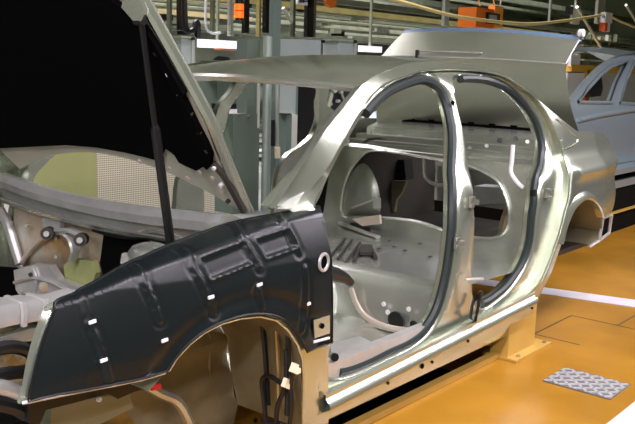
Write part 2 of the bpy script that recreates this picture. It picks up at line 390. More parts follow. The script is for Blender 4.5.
# roof
rail = crom([us(*p) for p in ((361, 86), (383, 72), (407, 64), (430, 62), (460, 63.5), (480, 66.5), (498, 72))], 4)
rows = []
for i, p in enumerate(rail):
    t = i/(len(rail)-1); yr = abs(p[1]); row = []
    for k in range(25):
        s = -1+2*k/24; bow = (1-s*s)
        x = p[0]+bow*(-.12*(1-t)**2+.12*t**2)
        z = p[2]+bow*(.030+.006*math.sin(math.pi*t)-.015*t) if abs(s) < .999 else p[2]
        row.append((x, s*yr, z))
    rows.append(row)
mb = MB().loft(rows); part(mb, 'roof_panel', BODY, car)
RF = rows[0]; RB = rows[-1]
def off(row, dx, dz, k=1.0): return [(p[0]+dx, p[1]*k, p[2]+dz) for p in row]
part(MB().loft([RF, off(RF, -.012, -.012), off(RF, .0, -.028), off(RF, .09, -.035), off(RF, .12, -.01)]), 'windscreen_header', BODYIN, car)
part(MB().loft([RB, off(RB, .012, -.015), off(RB, -.02, -.035), off(RB, -.12, -.03)]), 'rear_header', BODYIN, car)
# windscreen flanges on the pillars
for sy in (1, -1):
    A = [us(*p) for p in ((275, 208), (293, 180), (313, 150), (326, 130), (345, 106), (361, 86))]; A = crom(A, 4)
    rows = [[np.array((p[0]+dx, sy*(-(p[1]+dy)) if sy < 0 else p[1]+dy, p[2]+dz)) for p in A] for dx, dy, dz in ((0, 0, 0), (-.012, .02, .0), (.012, .045, -.012), (.05, .075, -.02), (.13, .03, -.02))]
    part(MB().loft(rows), 'pillar_flange', BODYIN, car)
# cowl and dash
def crv(x0, xe, zc, ze, hw, n=25):
    return [(x0+(xe-x0)*(k/(n//2)-1)**2, hw*.88*(k/(n//2)-1)+.09, zc+(ze-zc)*(k/(n//2)-1)**2) for k in range(n)]
CW = .86
part(MB().loft([crv(1.16, 1.21, .84, .87, CW), crv(1.06, 1.11, .915, .935, CW), crv(1.02, 1.06, .928, .955, CW), crv(.99, 1.03, .928, .955, CW), crv(.975, 1.01, .90, .93, CW),
                crv(.985, 1.02, .868, .895, CW), crv(1.03, 1.06, .858, .88, CW), crv(1.05, 1.08, .80, .82, CW)]), 'cowl_panel', ZINC, car)
part(MB().loft([crv(1.05, 1.08, .81, .83, .84), crv(.97, 1.0, .815, .835, .84), crv(.955, .985, .835, .855, .84), crv(.965, .99, .840, .862, .84)]), 'drain_tray', BODYIN, car)
D = [[(1.06+.03*math.sin(k*.8)*.3+(.07 if z < .5 else 0), .62*(k/12-1)+.12, z) for k in range(25)] for z in (.82, .70, .58, .46, .30)]
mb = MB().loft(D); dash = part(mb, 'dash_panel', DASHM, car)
# stamped beads and fittings on the dash panel
def onD(px, py): return onx(px, py, 1.03)
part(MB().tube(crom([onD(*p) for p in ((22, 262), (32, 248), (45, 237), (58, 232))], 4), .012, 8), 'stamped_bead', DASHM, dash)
part(MB().tube(crom([onD(*p) for p in ((0, 210), (8, 225), (14, 245), (20, 264))], 4), .022, 8), 'stamped_rib', ZINC, dash)
P = [onD(*p) for p in ((108, 232), (150, 236), (162, 262), (150, 290), (112, 292), (104, 262))]
part(MB().prism(P, (-.02, 0, 0)), 'air_duct_opening', PAD, dash)
P = [onD(*p) for p in ((69, 264), (78, 258), (98, 260), (101, 272), (97, 285), (80, 286), (70, 276))]
part(MB().prism(P, (-.025, 0, 0)), 'insulation_plate', OLIVE, dash)
mb = MB().tube(crom([onD(*p)+np.array((-.06, 0, 0)) for p in ((62, 232), (74, 230), (84, 236), (88, 248), (85, 258))], 5), .022, 8, flat=.5)
part(mb, 'bracket', ZINC, dash)
mb = MB().tube([onD(*p)+np.array((-.07, 0, 0)) for p in ((70, 229), (85, 228), (98, 233))], .02, 6, flat=.6); part(mb, 'bracket', ZINC, dash)
for p in ((67, 230), (100, 236)):
    c = onD(*p)+np.array((-.08, 0, 0)); part(MB().disc(c, (-.7, -.7, .1), .026, .05, 12), 'bush', DARKM, dash); part(MB().disc(c+np.array((-.035, -.035, .005)), (-.7, -.7, .1), .012, .012, 10), 'bolt', ZINC, dash)
P = [onD(*p)+np.array((-.03, 0, 0)) for p in ((26, 267), (44, 262), (62, 263), (71, 277), (93, 284), (82, 297), (66, 305), (38, 301), (28, 286))]
cm = part(MB().prism(P, (-.03, 0, -.005)), 'crossmember', ZINC, dash)
for q, r_ in (((58, 284), .022), ((37, 297), .016), ((74, 289), .010), ((44, 272), .009)): part(MB().disc(onD(*q)+np.array((-.062, 0, 0)), (-1, -.6, .1), r_, .008, 12), 'crossmember_hole', DARKM if r_ < .02 else DASHM, cm)
for pts, r_ in ((((28, 280), (46, 276), (64, 279), (80, 287)), .008), (((36, 290), (52, 293), (68, 296)), .008), (((46, 264), (50, 276), (48, 292)), .007)): part(MB().tube(crom([onD(*p)+np.array((-.066, 0, 0)) for p in pts], 4), r_, 6), 'swage', ZINC, cm)
for q in ((52, 226), (60, 238), (14, 222), (48, 219), (30, 225), (60, 256)): part(MB().disc(onD(*q)+np.array((-.012, 0, 0)), (-1, -.5, .1), .008, .014, 8), 'stud', ZINC, dash)
P = [onD(*p)+np.array((-.015, 0, 0)) for p in ((52, 216), (62, 214), (68, 222), (66, 234), (56, 232), (50, 224))]; part(MB().prism(P, (-.02, 0, 0)), 'stud_plate', ZINC, dash)
part(MB().tube(crom([onD(*p)+np.array((-.10, 0, 0)) for p in ((30, 308), (44, 300), (60, 302), (74, 296))], 4), .010, 8), 'brake_pipe', BLACK, dash)
part(MB().tube(crom([onD(*p)+np.array((-.05, 0, 0)) for p in ((104, 228), (120, 233), (140, 236), (158, 236), (176, 241))], 4), .008, 8), 'wiring_loom', BLACK, dash)
P = [onx(*p, .98) for p in ((-20, 266), (12, 268), (24, 271), (27, 300), (-20, 304))]; part(MB().prism(P, (.02, 0, 0)), 'bay_void', PAD, dash)  # black sheet stands for the unlit void beside the crossmember
# black sheet added for the bay's void, blocks ochre floor bounce
part(MB().bx(.10, 1.03, -.40, .70, .30, .33), 'bay_bounce_block', SHADEB, car)
# far inner wing
mb = MB().loft([[(x, .70-.1*(1-abs(2*k/8-1)), z) for k, x in enumerate(np.linspace(.15, .80, 9))] for z in (.30, .45, .60, .74, .80)])
part(mb, 'inner_wing', BODYIN, car)
# near inner wing, strut tower
mb = MB().loft([[(x, -.58, z+.1*t) for t, x in zip(np.linspace(0, 1, 9), np.linspace(.45, 1.1, 9))] for z in (.60, .66, .70, .74)]); part(mb, 'inner_wing', BODYIN, car)
c = onx(150, 252, .86)
part(MB().tube([c+np.array((0, 0, -.2)), c, c+np.array((0, 0, .02)), c+np.array((0, 0, .03))], [.085, .075, .06, .03], 20), 'strut_tower', BODYIN, car)
part(MB().disc(onx(126, 263, .80), (0, -.3, 1), .02, .03, 10), 'stud', ZINC, car)
part(MB().tube(crom([onx(*p, 1.0) for p in ((140, 236), (155, 232), (172, 236), (188, 243))], 4), .014, 8), 'drain_pipe', BODYIN, car)
P = [onx(*p, 1.02) for p in ((138, 230), (160, 232), (178, 240), (158, 246), (138, 243))]
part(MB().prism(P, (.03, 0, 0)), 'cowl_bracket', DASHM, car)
# front longitudinal
ctr = [ony(*p, -.5) for p in ((-60, 322), (-20, 318), (10, 312), (20, 311), (30, 309), (50, 309), (78, 301))]
mb = MB()
rows = []
for i, p in enumerate(crom(ctr, 3)):
    k = .032
    rows.append([p+np.array(q) for q in ((0, -.03, -k), (0, -.035, 0), (0, -.03, k), (0, .02, k*1.05), (0, .06, k), (0, .06, -k))])
part(mb.loft(rows, True, True), 'front_longitudinal', ZINC, car); fl = [o for o in car.children if o.name == 'front_longitudinal'][0]
for q in ((18, 312), (40, 309)):
    p = ony(*q, -.5); part(MB().loft([[p+np.array((dx, a_*s_, b_*s_)) for a_, b_ in ((-.032, -.034), (-.038, 0), (-.032, .034), (.02, .036), (.06, .034))] for dx, s_ in ((-.012, 1.0), (-.006, 1.12), (.006, 1.12), (.012, 1.0))]), 'rail_rib', ZINC, fl)
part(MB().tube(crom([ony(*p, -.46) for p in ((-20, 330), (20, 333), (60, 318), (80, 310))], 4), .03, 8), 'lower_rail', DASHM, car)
P = [ony(*p, -.52) for p in ((0, 338), (30, 329), (66, 322), (60, 338), (22, 342), (0, 344))]; part(MB().prism(P, (0, .04, 0)), 'rail_gusset', BODYIN, car)
# nose: hoses and carrier
for pts, r in (([(-15, 352), (10, 347), (28, 351), (38, 362)], .020), ([(-15, 378), (10, 373), (30, 370), (42, 358)], .020)):
    part(MB().tube(crom([ony(*p, -.58) for p in pts], 5), r, 10), 'cooling_hose', BLACK, car)
part(MB().tube(crom([ony(*p, -.60) for p in ((-20, 386), (5, 389), (22, 398), (34, 412))], 5), .026, 10), 'front_carrier', ZINC, car)
part(MB().tube(crom([ony(*p, -.62) for p in ((-20, 402), (0, 404), (16, 408), (26, 414))], 5), .022, 10), 'cooling_hose', BLACK, car)
part(MB().tube([ony(*p, -.50) for p in ((8, 357), (18, 365), (30, 360))], .016, 8), 'hose_fitting', COPPER, car)
P = [ony(*p, -.45) for p in ((-15, 350), (15, 345), (38, 352), (40, 392), (20, 396), (-15, 386))]; part(MB().prism(P, (0, .05, 0)), 'radiator_panel', BODYIN, car)
P = [ony(*p, -.58) for p in ((52, 404), (130, 393), (133, 408), (100, 424), (50, 428))]; part(MB().prism(P, (0, .12, 0)), 'impact_bar', mat('olive_steel', (.24, .25, .16), .3, .4), car)
P = [ony(*p, -.66) for p in ((27, 402), (60, 398), (100, 391), (146, 380), (154, 386), (134, 392), (118, 399), (108, 394), (70, 404), (46, 410), (40, 424), (30, 424))]
part(MB().prism(P, (0, .03, 0)), 'bumper_guide', BLACK, car)
part(MB().disc(ony(98, 399, -.67), (0, -1, 0), .008, .01, 8), 'guide_clip', WHITEP, car)
c = ony(151, 388, -.70); part(MB().tube([c, c+np.array((.03, -.01, 0))], .010, 8), 'plug', REDM, car, 'small red plug')
part(MB().tube(crom([ony(*p, -.55) for p in ((146, 385), (160, 393), (178, 402), (190, 424))], 4), .02, 8), 'tow_bracket', BODYIN, car)

# ---- interior
part(MB().loft([[(x, y, .235+.01*math.sin(y*14)*math.sin(x*9)) for y in np.linspace(-.80, .80, 41)] for x in np.linspace(1.32, 2.3, 26)]), 'floor_pan', BODYIN, car)
hb = lambda y: 2.27+.05*abs(y)
ysx = np.linspace(-.80, .80, 33)
part(MB().loft([[(hb(y)-.06, y, .236) for y in ysx], [(hb(y)-.02, y, .25) for y in ysx], [(hb(y), y, .29) for y in ysx], [(hb(y)+.03, y, .40) for y in ysx], [(hb(y)+.055, y, .455) for y in ysx],
                [(hb(y)+.11, y, .475) for y in ysx], [(hb(y)+.17, y, .465) for y in ysx]]), 'heelboard', BODYIN, car); heel = [o for o in car.children if o.name == 'heelboard'][0]
part(MB().tube(crom([onx(*p, 2.26) for p in ((351, 288), (356, 303), (365, 316), (380, 325), (400, 330), (424, 332))], 4), .017, 8, flat=.5), 'sealer_flange', PINK, heel)
p = onx(397, 320, 2.275); part(MB().disc(p, (-1, 0, -.1), .045, .012, 20), 'grommet', BLACK, heel, 'large black rubber grommet')
p = onx(414, 323.5, 2.27); part(MB().disc(p, (-1, 0, -.1), .016, .012, 12), 'grommet', BLACK, heel, 'small dark rubber grommet')
for q in ((384, 304), (409, 309), (388, 312)):
    p = onx(*q, 2.28); part(MB().disc(p, (-1, 0, -.1), .012, .006, 10), 'weld_stud', WHITEP, heel)
# rear seat pan with ribs
xs = np.linspace(2.42, 3.34, 28)
mb = MB().loft([[(x, y, .468-.035*(x-2.42)+.006*math.sin(y*40)*(1 if -.1 < y < .6 and x < 3.0 else 0)) for y in np.linspace(-.80, .80, 65)] for x in xs]); pan = part(mb, 'rear_seat_pan', BODYIN, car)
for q in ((331, 256, 345, 239), (338, 259, 352, 240), (346, 262, 360, 243)):
    a, b = onz(q[0], q[1], .475), onz(q[2], q[3], .468); part(MB().tube([a, b], .008, 6), 'pan_rib', DARKM, pan)
Z = .475
P = lambda x, y, z=Z: onz(x, y, z)
mb = MB().tube([P(354, 261), P(360, 249), P(371, 248), P(376, 258)], .012, 6); mb.prism([P(360, 247), P(372, 247), P(372, 255), P(360, 255)], (0, 0, .015)); part(mb, 'seat_bracket', DARKM, pan)
for q in ((379, 249), (389, 241), (394, 247), (369, 264), (430, 257), (405, 251), (420, 244)): part(MB().disc(P(*q, .46), (0, 0, 1), .012, .004, 10), 'pan_hole', DARKM, pan)
part(MB().tube(crom([P(*p, .46) for p in ((347, 222), (352, 224), (360, 227), (368, 230))], 4), .016, 8), 'belt_anchor', BLACK, pan)
part(MB().tube(crom([P(*p, .455) for p in ((333, 218), (343, 224), (358, 230), (378, 237))], 5), .02, 8, flat=.6), 'pan_flange', ZINC, pan)
part(MB().prism([onx(*p, 3.0) for p in ((352, 219), (379, 215), (380, 224), (362, 226))], (.02, 0, .0)), 'sealing_patch', PINK, car)
# tunnel
part(MB().loft([[(x, y, .235+.20*max(0, 1-(y/.2)**4)) for y in np.linspace(-.2, .2, 17)] for x in (1.2, 1.6, 2.3)]), 'tunnel', BODYIN, car)
# black connector on the hinge pillar
part(MB().tube([ony(*p, -.72) for p in ((326, 272), (338, 275), (345, 278), (351, 283))], [.03, .028, .022, .016], 8), 'door_harness_plug', BLACK, car)
# front seat mounting plates on the floor
part(MB().prism([onz(*p, .262) for p in ((331, 343), (360, 336), (378, 345), (352, 354), (331, 352))], (0, 0, -.025)), 'seat_mount', ZINC, car)
part(MB().prism([onz(*p, .255) for p in ((331, 349), (350, 352), (343, 358), (331, 358))], (0, 0, -.02)), 'seat_mount', BODYIN, car)
part(MB().bx(1.38, 2.2, -.80, -.755, .20, .345), 'inner_sill', ZINC, car)
part(MB().bx(1.38, 3.1, .755, .80, .20, .345), 'inner_sill', ZINC, car)
p = onx(334, 357, 1.50); part(MB().disc(p, (-.5, -.8, .2), .016, .012, 14), 'grommet', BLACK, car, 'black rubber grommet by the sill')
# rear bulkhead with its big opening
def bh(y, z, d): return np.array((3.32+.06*(z-.45)+d, y, z))
oy = lambda pts: [tuple(onx(a, b, 3.32)[1:]) for a, b in pts]
OUT = [(-.80, .42), (-.76, .8), (-.72, .97), (-.5, .99), (0, 1.0), (.5, .99), (.70, .97), (.76, .8), (.80, .42)]
HOLE = [tuple(p) for p in crom(oy([(343, 215), (342, 195), (347, 175), (356, 160), (368, 151), (390, 152), (420, 157), (450, 162), (470, 166), (495, 180), (506, 200), (509, 222), (500, 236), (480, 238), (450, 232), (420, 222), (390, 218), (365, 217)]), 3, True)]
part(sheet(OUT, [HOLE], bh, .06, .02), 'rear_bulkhead', BODYIN, car)
part(MB().tube([bh(y, z, -.008) for y, z in HOLE], .010, 6, True), 'opening_flange', BODYIN, car)
# rounded far rear panel with its swage
cc = onx(366, 190, 3.5)
mb = MB()
P = crom([onx(*p, 3.40) for p in ((344, 218), (343, 195), (349, 178), (360, 164), (370, 168), (379, 190), (379, 216), (362, 222))], 4, True)
m0 = np.mean(P, 0)
rows = [[m0+(p-m0)*k+np.array((-d, 0, 0)) for p in P+P[:1]] for k, d in ((1, 0), (.85, .02), (.6, .035), (.3, .045), (.01, .048))]
part(mb.loft(rows), 'wheelhouse_dome', mat('boot_side_metal', (.34, .37, .32), .7, .3, .05, 6), car)
part(MB().tube([onx(352, 208, 3.29), onx(378, 198, 3.32)], .008, 6), 'swage', ZINC, car)
part(MB().prism([onx(*p, 3.31) for p in ((374, 198), (381, 198), (381, 208), (374, 208))], (-.01, 0, 0)), 'tab', ZINC, car)
# boot: floor, far side, items inside
part(MB().bx(3.36, 4.35, -.70, .70, .40, .43), 'boot_floor', DARKM, car)
part(MB().loft([[(x, y, z) for x in np.linspace(3.4, 4.4, 6)] for y, z in ((.60, .43), (.62, .7), (.60, .95), (.5, 1.02))]), 'boot_side', DARKM, car)
part(MB().prism([onx(*p, 3.9) for p in ((372, 158), (404, 160), (406, 180), (376, 180))], (.1, 0, 0)), 'fuse_box', BLACK, car)
P = [onx(*p, 3.85) for p in ((379, 180), (406, 181), (402, 192), (396, 200), (394, 212), (384, 212), (386, 192))]; part(MB().prism(P, (.03, 0, 0)), 'boot_bracket', LINER, car)
part(MB().tube(crom([onx(*p, 3.6) for p in ((424, 158), (424, 168), (425, 177), (430, 182), (437, 185), (446, 185))], 5), .012, 8), 'grab_loop', ZINC, car, 'bright metal loop')
# daylight through the tail: tail panel
part(MB().loft([[(4.42, y, z) for y in np.linspace(-.62, .62, 5)] for z in (.50, .60, .70, .76)]), 'tail_panel', BODYIN, car)
part(MB().prism([onx(*p, 4.0) for p in ((487, 187), (503, 187), (504, 199), (491, 201))], (.03, 0, 0)), 'latch', BLACK, car)
part(MB().prism([onx(*p, 3.98) for p in ((474, 186), (505, 188), (506, 203), (474, 205))], (.15, 0, 0)), 'boot_tray', ZINC, car)
# parcel shelf with cross ribs and rear window ledge
sh = [(3.315, .965), (3.335, .985), (3.365, .985), (3.37, .955), (3.41, .962), (3.415, 1.005), (3.45, 1.008), (3.455, .975), (3.53, .985), (3.535, 1.032), (3.575, 1.036), (3.58, .998), (3.64, 1.01), (3.655, 1.075), (3.76, 1.10), (3.80, 1.115), (3.81, 1.08)]
shelf = part(MB().loft([[(x+.03*(1-(y/.7)**2), y, z) for y in np.linspace(-.70, .70, 17)] for x, z in sh]), 'parcel_shelf', BODYIN, car)
part(MB().tube([(3.80+.03*(1-(y/.68)**2), y, 1.122) for y in np.linspace(-.68, .68, 17)], .010, 6), 'window_flange_seal', PAD, shelf)
for i, y in enumerate(np.linspace(-.6, .6, 9)): part(MB().bx(3.815, 3.83, y-.02, y+.02, 1.12, 1.14), 'clip', PAD, shelf)
for q, r_ in (((348, 141), .010), (352, 138) and ((372, 133), .008), ((500, 141), .014), ((487, 146), .010), ((516, 139), .014), ((528, 142), .010), ((470, 148), .009)):
    part(MB().disc(onx(*q, 3.30), (-1, -.3, .2), r_, .02, 10), 'panel_clip', BLACK if r_ > .012 else ZINC, car)
# rear quarter inner panel
f = lambda x, z, d: np.array((x, ys(x, z)+.11+d, z))
part(MB().tube(crom([onx(*p, 3.2) for p in ((513, 145), (512, 160), (511, 172), (517, 182), (524, 188))], 4), .012, 8), 'harness', WHITEP, car)
# ---- fittings on the pillars
def hinge(px, py, off, label=None):
    p = us(px, py, off); 
    part(MB().box(p, (.036, .010, .050)).box(p+np.array((.010, -.014, 0)), (.016, .026, .022)).box(p+np.array((-.004, -.008, .02)), (.022, .012, .010)).disc(p+np.array((-.015, -.006, .014)), (0, -1, 0), .009, .008, 8).disc(p+np.array((-.015, -.006, -.016)), (0, -1, 0), .009, .008, 8), 'hinge', BOLT, car, label)
hinge(457, 243, .025); hinge(472, 202, .02)
p = us(547, 193, .022); part(MB().box(p, (.036, .010, .05)).tube([p+np.array((.008, -.004, .018)), p+np.array((.008, -.03, .018)), p+np.array((.008, -.03, -.018)), p+np.array((.008, -.004, -.018))], .005, 6), 'striker', BOLT, car); part(MB().box(us(533, 193, .02), (.03, .02, .035)), 'striker_backing', BLACK, car)
part(MB().tube([us(475, 296, .01), us(472, 306, .01), us(470, 318, -.005), us(475, 322, -.005), us(479, 304, -.03), us(480, 294, -.03)], .008, 6), 'check_strap', BLACK, car)
part(MB().disc(us(480, 293, -.03), (0, -1, 0), .014, .012, 10), 'check_strap_pad', BLACK, car)
part(MB().tube([us(466, 280, .0), us(474, 279, -.02), us(483, 279, -.02)], .007, 6), 'check_arm', ZINC, car)
part(MB().disc(us(452, 103, .026), (0, -1, .3), .010, .008, 10), 'pillar_hole', PAD, car)
for q in ((422, 366), (432, 362), (388, 383), (376, 376), (468, 341), (532, 308)):
    part(MB().disc(us(*q, -.001), (0, -1, 0), .012 if q[0] == 422 else .007, .004, 10), 'drain_plug', PAD, car)

#SECTION fender
# ---- front wings: side sheet + roll-over on top
CRX = [.2, .365, .489, .588, .76, .977, 1.098, 1.248, 1.45]; CRZ = [.745, .778, .802, .828, .860, .895, .912, .928, .942]
def wing(sy, off=0.0, emb=None):
    def f(x, t, d):
        zc = np.interp(x, CRX, CRZ)
        e = off+d-(emb(x, t) if emb else 0); A0 = .6
        q = max(0, (min(t, zc)-(zc-.20))/.20); bl = .045*q**1.6
        if t <= zc: y, z, a = ys(x, t)+bl, t, A0*q
        else:
            B0 = 1.25; a = B0+(1.62-B0)*min((t-zc)/.11, 1.0); Rr = .11/(1.62-B0)
            y = ys(x, zc)+bl+Rr*(math.cos(B0)-math.cos(a)); z = zc+Rr*(math.sin(a)-math.sin(B0))
        y -= e*math.cos(a); z += e*math.sin(a)
        return np.array((x if sy > 0 else x-.26*min(1, max(0, (x-.5)/.7)), y if sy > 0 else -y, z))
    return f
def wing_outline(px_front, px_bot, rear, x_end):
    fr = [tuple(p) for p in crom(xz(px_front), 4)]; bo = [tuple(p) for p in crom(xz(px_bot), 4)]
    return fr, bo
low = xz([(19, 404), (60, 396), (110, 386), (140, 380), (166, 373)])
arc = xz([(168, 371), (176, 358), (190, 343), (206, 331), (222, 323), (240, 318), (260, 316), (276, 320), (288, 330), (297, 344), (302, 358), (303, 376), (303, 400), (303, 424)])
WR = xz([(328.5, 424), (328.5, 400), (328.5, 360), (328.5, 300), (328.5, 260), (328, 225)])
W = [tuple(p) for p in crom(low, 3)]+[tuple(p) for p in crom(arc, 4)]+WR+[(1.41, .965)]
W += [(x, np.interp(x, CRX, CRZ)+np.interp(x, [.4, .6, .8, 1.0, 1.2, 1.38], [.03, .07, .10, .105, .06, .02])) for x in np.linspace(1.38, .42, 20)]
W += [tuple(p) for p in crom([(.385, .815)]+xz([(62, 301), (50, 318), (38, 340), (28, 365), (21, 390), (17, 402)]), 3)]
for sy in (1, -1): part(sheet(W, [], wing(sy), .04), 'front_wing', BODY, car)
part(MB().tube([us(a, b, -.004) for a, b in [(168, 371), (176, 358), (190, 343), (206, 331), (222, 323), (240, 318), (260, 316), (276, 320), (288, 330), (297, 344), (302, 358), (303, 376), (303, 400), (303, 424)]], .006, 6), 'wheel_arch_lip', BODY, car)
part(MB().tube([us(a, b, -.012) for a, b in [(22, 403), (60, 395), (110, 385.5), (140, 379.5), (165, 372.5)]], .006, 6), 'wing_flange', ZINC, car)
# front wheelhouse
AR = [us(a, b, .0) for a, b in [(150, 392), (158, 384), (166, 374), (176, 358), (190, 343), (206, 331), (222, 323), (240, 318), (260, 316), (276, 320), (288, 330), (297, 344), (302, 358), (303, 376), (303, 400), (303, 430)]]
AR = crom(AR, 3)
c0 = np.array((.95, 0, .32))
rows = []
for d, k in ((.01, 1.0), (.06, 1.02), (.16, 1.02), (.28, 1.0), (.34, .97), (.36, .93)):
    rows.append([np.array((c0[0]+(p[0]-c0[0])*k, p[1]*(1-d/.4)+(d/.4)*-.86+d, c0[2]+(p[2]-c0[2])*k)) for p in AR])
mb = MB().loft(rows); LR = rows[-1]; sheet([(p[0], p[2]) for p in LR]+[(1.26, .06), (.80, .20)], [], lambda x, z, d: np.array((x, LR[0][1]+.012*math.sin(z*40)*math.sin(x*7), z)), .05, 0, mb)
liner = part(mb, 'front_wheelhouse', LINER, car)
for (a, b, e, g) in ((262, 318, 268, 405), (276, 322, 279, 410), (288, 335, 287, 415)):
    part(MB().tube(crom([onx(a, b, 1.19), onx((a+e)/2+1, (b+g)/2, 1.20), onx(e, g, 1.19)], 4), .010, 8), 'brake_line', COPPER if a == 276 else BLACK, liner)
for pts in ([(266, 424), (264, 400), (262, 382), (266, 376), (274, 378), (283, 385)], [(276, 424), (278, 405), (284, 390), (287, 370), (286, 350)], [(290, 424), (292, 405), (291, 385), (294, 370)], [(262, 419), (270, 422), (282, 424)]):
    part(MB().tube(crom([onx(*p, 1.17) for p in pts], 5), .009, 8), 'cable', BLACK, liner)
for p in ((286, 383), (294, 368)):
    c = onx(*p, 1.155); part(MB().box(c, (.022, .018, .032), Matrix.Rotation(.5, 3, 'Y')).box(c+np.array((.012, -.005, -.012)), (.02, .014, .018)), 'connector', CREAM, liner)
for q in ((255, 401), (255, 420), (262, 326)): part(MB().disc(ony(*q, -.505), (0, -1, 0), .010, .006, 10), 'liner_hole', BLACK, liner)

#SECTION bonnet
HD = np.array((-.566, 0, .824)); HN = np.array((.824, 0, .566)); HP = np.array((1.106, -.72, .963))
def onh(px, py, lift=0.0):
    d = ray(px, py); P0 = HP-HN*lift
    return CAM+d*(((P0-CAM)@HN)/(d@HN))
def hpt(s, y, lift): # lift toward the underside
    return np.array((1.106, 0, .963))+HD*s-HN*lift+np.array((0, y, 0))
near_edge = [(-.0, -.735), (.1, -.745), (.408, -.79), (.575, -.785), (.809, -.77), (1.05, -.72)]
def hedge(s): return np.interp(s, [p[0] for p in near_edge], [p[1] for p in near_edge])
rear = lambda y: .15-.15*(abs(y)/.735)**2
def hood_panel(s, y, d): return hpt(s, y, -.05*(1-(y/.8)**2)-.0+d)
OUTH = [(rear(y), y) for y in np.linspace(-.735, .735, 15)]+[(s, -hedge(s)) for s in np.linspace(.1, 1.0, 8)]+[(1.05, y) for y in np.linspace(.6, -.6, 7)]+[(s, hedge(s)) for s in np.linspace(1.0, .1, 8)]
hood = part(sheet(OUTH, [], lambda s, y, d: hood_panel(s, y, d), .08, .006), 'bonnet', BODY, car)
frame_in = lambda k: [(rear(y)+.01, y) for y in np.linspace(-.69, .69, 15)]+[(s, -hedge(s)-.016) for s in np.linspace(.12, 1.0, 8)]+[(1.03, y) for y in np.linspace(.6, -.6, 7)]+[(s, hedge(s)+.016) for s in np.linspace(1.0, .12, 8)]
part(sheet(frame_in(0), [], lambda s, y, d: hood_panel(s, y, .022+d), .08, .012), 'bonnet_frame', mat('bonnet_frame_paint', (.50, .49, .38), .15, .45, .06, 5), hood)
hs = lambda L: [((lambda X: ((X-HP)@HD, X[1]))(onh(*p, .04))) for p in L]
PADO = hs([(109, 0), (139, 19), (150, 33), (160, 48), (174, 72), (186, 92), (184, 96), (187, 102), (197, 124), (207, 143), (212, 155), (210, 165), (207, 170), (203, 167), (195, 172), (183, 168), (176, 165), (172, 158), (168, 155), (161, 151), (157, 158), (155, 165), (140, 162), (120, 158), (90, 153), (60, 150), (0, 148)])
PADO += [(.15, .72), (.5, .72), (1.0, .70), (1.03, .5), (1.03, -.45)]
part(sheet(PADO, [], lambda s, y, d: hood_panel(s, y, .036+d), .08, .02), 'insulation_pad', PAD, hood, 'black felt pad')
part(MB().tube([hpt(s, hedge(s)+.014, .012) for s in np.linspace(.02, 1.0, 16)], .020, 8), 'edge_hem', BODY, hood)
for s in np.linspace(.08, .95, 13): part(MB().disc(hpt(s, hedge(s)+.048, .036), -HN, .008, .012, 8), 'rubber_stop', WHITEP if int(s*50) % 2 else DARKM, hood)
for q in ((170, 168), (188, 178), (200, 172), (213, 178), (214, 168), (222, 190), (140, 161)): part(MB().disc(onh(*q, .034), -HN, .009, .006, 8), 'hole', PINK, hood)
part(MB().tube(crom([onh(*p, .03) for p in ((213, 163), (224, 175), (234, 192), (244, 211))], 4), .014, 8), 'hinge_arm', DARKM, hood)
a, m_, b = onh(141, 20, .05), None, ony(171, 247, -.64)
mid = a+(b-a)*.45
strut = part(MB().tube([a, mid], .009, 8), 'gas_strut', BLACK, car)
part(MB().tube([mid-(b-a)*.02, mid, b], [.010, .0155, .0155], 10), 'strut_cylinder', BLACK, strut); part(MB().disc(a-np.array((0, .01, 0)), (0, 1, 0), .016, .03, 10), 'ball_joint', BLACK, strut)
part(MB().prism([onh(*q, .052) for q in ((127, -6), (141, -4), (148, 10), (144, 19), (137, 20), (124, 5))], tuple(-HN*.012)), 'strut_bracket', BODY, hood)

#SECTION boot lid
def dk(u, v): # deck: u across 0 near..1 far, v 0 base..1 crease
    n0, n1 = ony(579, 132, -.63), ony(565.5, 64, -.63); f0 = ony(377, 124, .70); f1 = ony(382, 56, .60)
    p = (n0*(1-v)+n1*v)*(1-u)+(f0*(1-v)+f1*v)*u
    bow = 1-(2*u-1)**2
    return p+np.array((.05*bow*(1-v)-.02*bow*v-.03*math.sin(math.pi*v), 0, .012*bow*v-.02*math.sin(math.pi*v)))
def rf(u, v):
    n1, n2 = ony(565.5, 64, -.63), ony(579, 40, -.63); f1 = ony(382, 56, .60); f2 = ony(403, 33, .57)
    p = (n1*(1-v)+n2*v)*(1-u)+(f1*(1-v)+f2*v)*u
    bow = 1-(2*u-1)**2
    return p+np.array((-.02*bow, 0, .012*bow))+np.array((-.54, 0, .84))*(.006*math.sin(math.pi*v)+.018*bow*v)
us_ = np.linspace(0, 1, 25)
mb = MB().loft([[dk(u, v) for u in us_] for v in np.linspace(0, 1, 10)]); LIDM = mat('lid_paint', (.56, .60, .48), .8, .36, .04, 3.0, coat=.1)
lid = part(mb, 'boot_lid', LIDM, car)
part(MB().loft([[rf(u, v) for u in us_] for v in np.linspace(0, 1, 10)]), 'rear_face', LIDM, lid)
part(MB().tube([rf(u, .0)+np.array((-.004, 0, .0)) for u in us_], .006, 6), 'crease_edge', ZINC, lid)
def top(u, k):
    p = rf(u, 1.0); n = np.array((.50, 0, .50)); return p+[np.zeros(3), np.array((.008, 0, .014)), np.array((.022, 0, .022)), np.array((.036, 0, .018)), np.array((.042, 0, .004)), np.array((.03, 0, -.01))][k]
part(MB().loft([[top(u, k) for u in us_] for k in range(6)]), 'lid_edge', BLUEG, lid, 'blue-grey upper edge')
part(MB().tube([rf(u, .12)+np.array((-.012, 0, .012)) for u in np.linspace(.42, .78, 9)], .007, 6), 'number_plate_lip', ZINC, lid)
part(MB().box(rf(.78, .08)+np.array((-.015, 0, .0)), (.02, .02, .05)), 'lip_bracket', DARKM, lid)
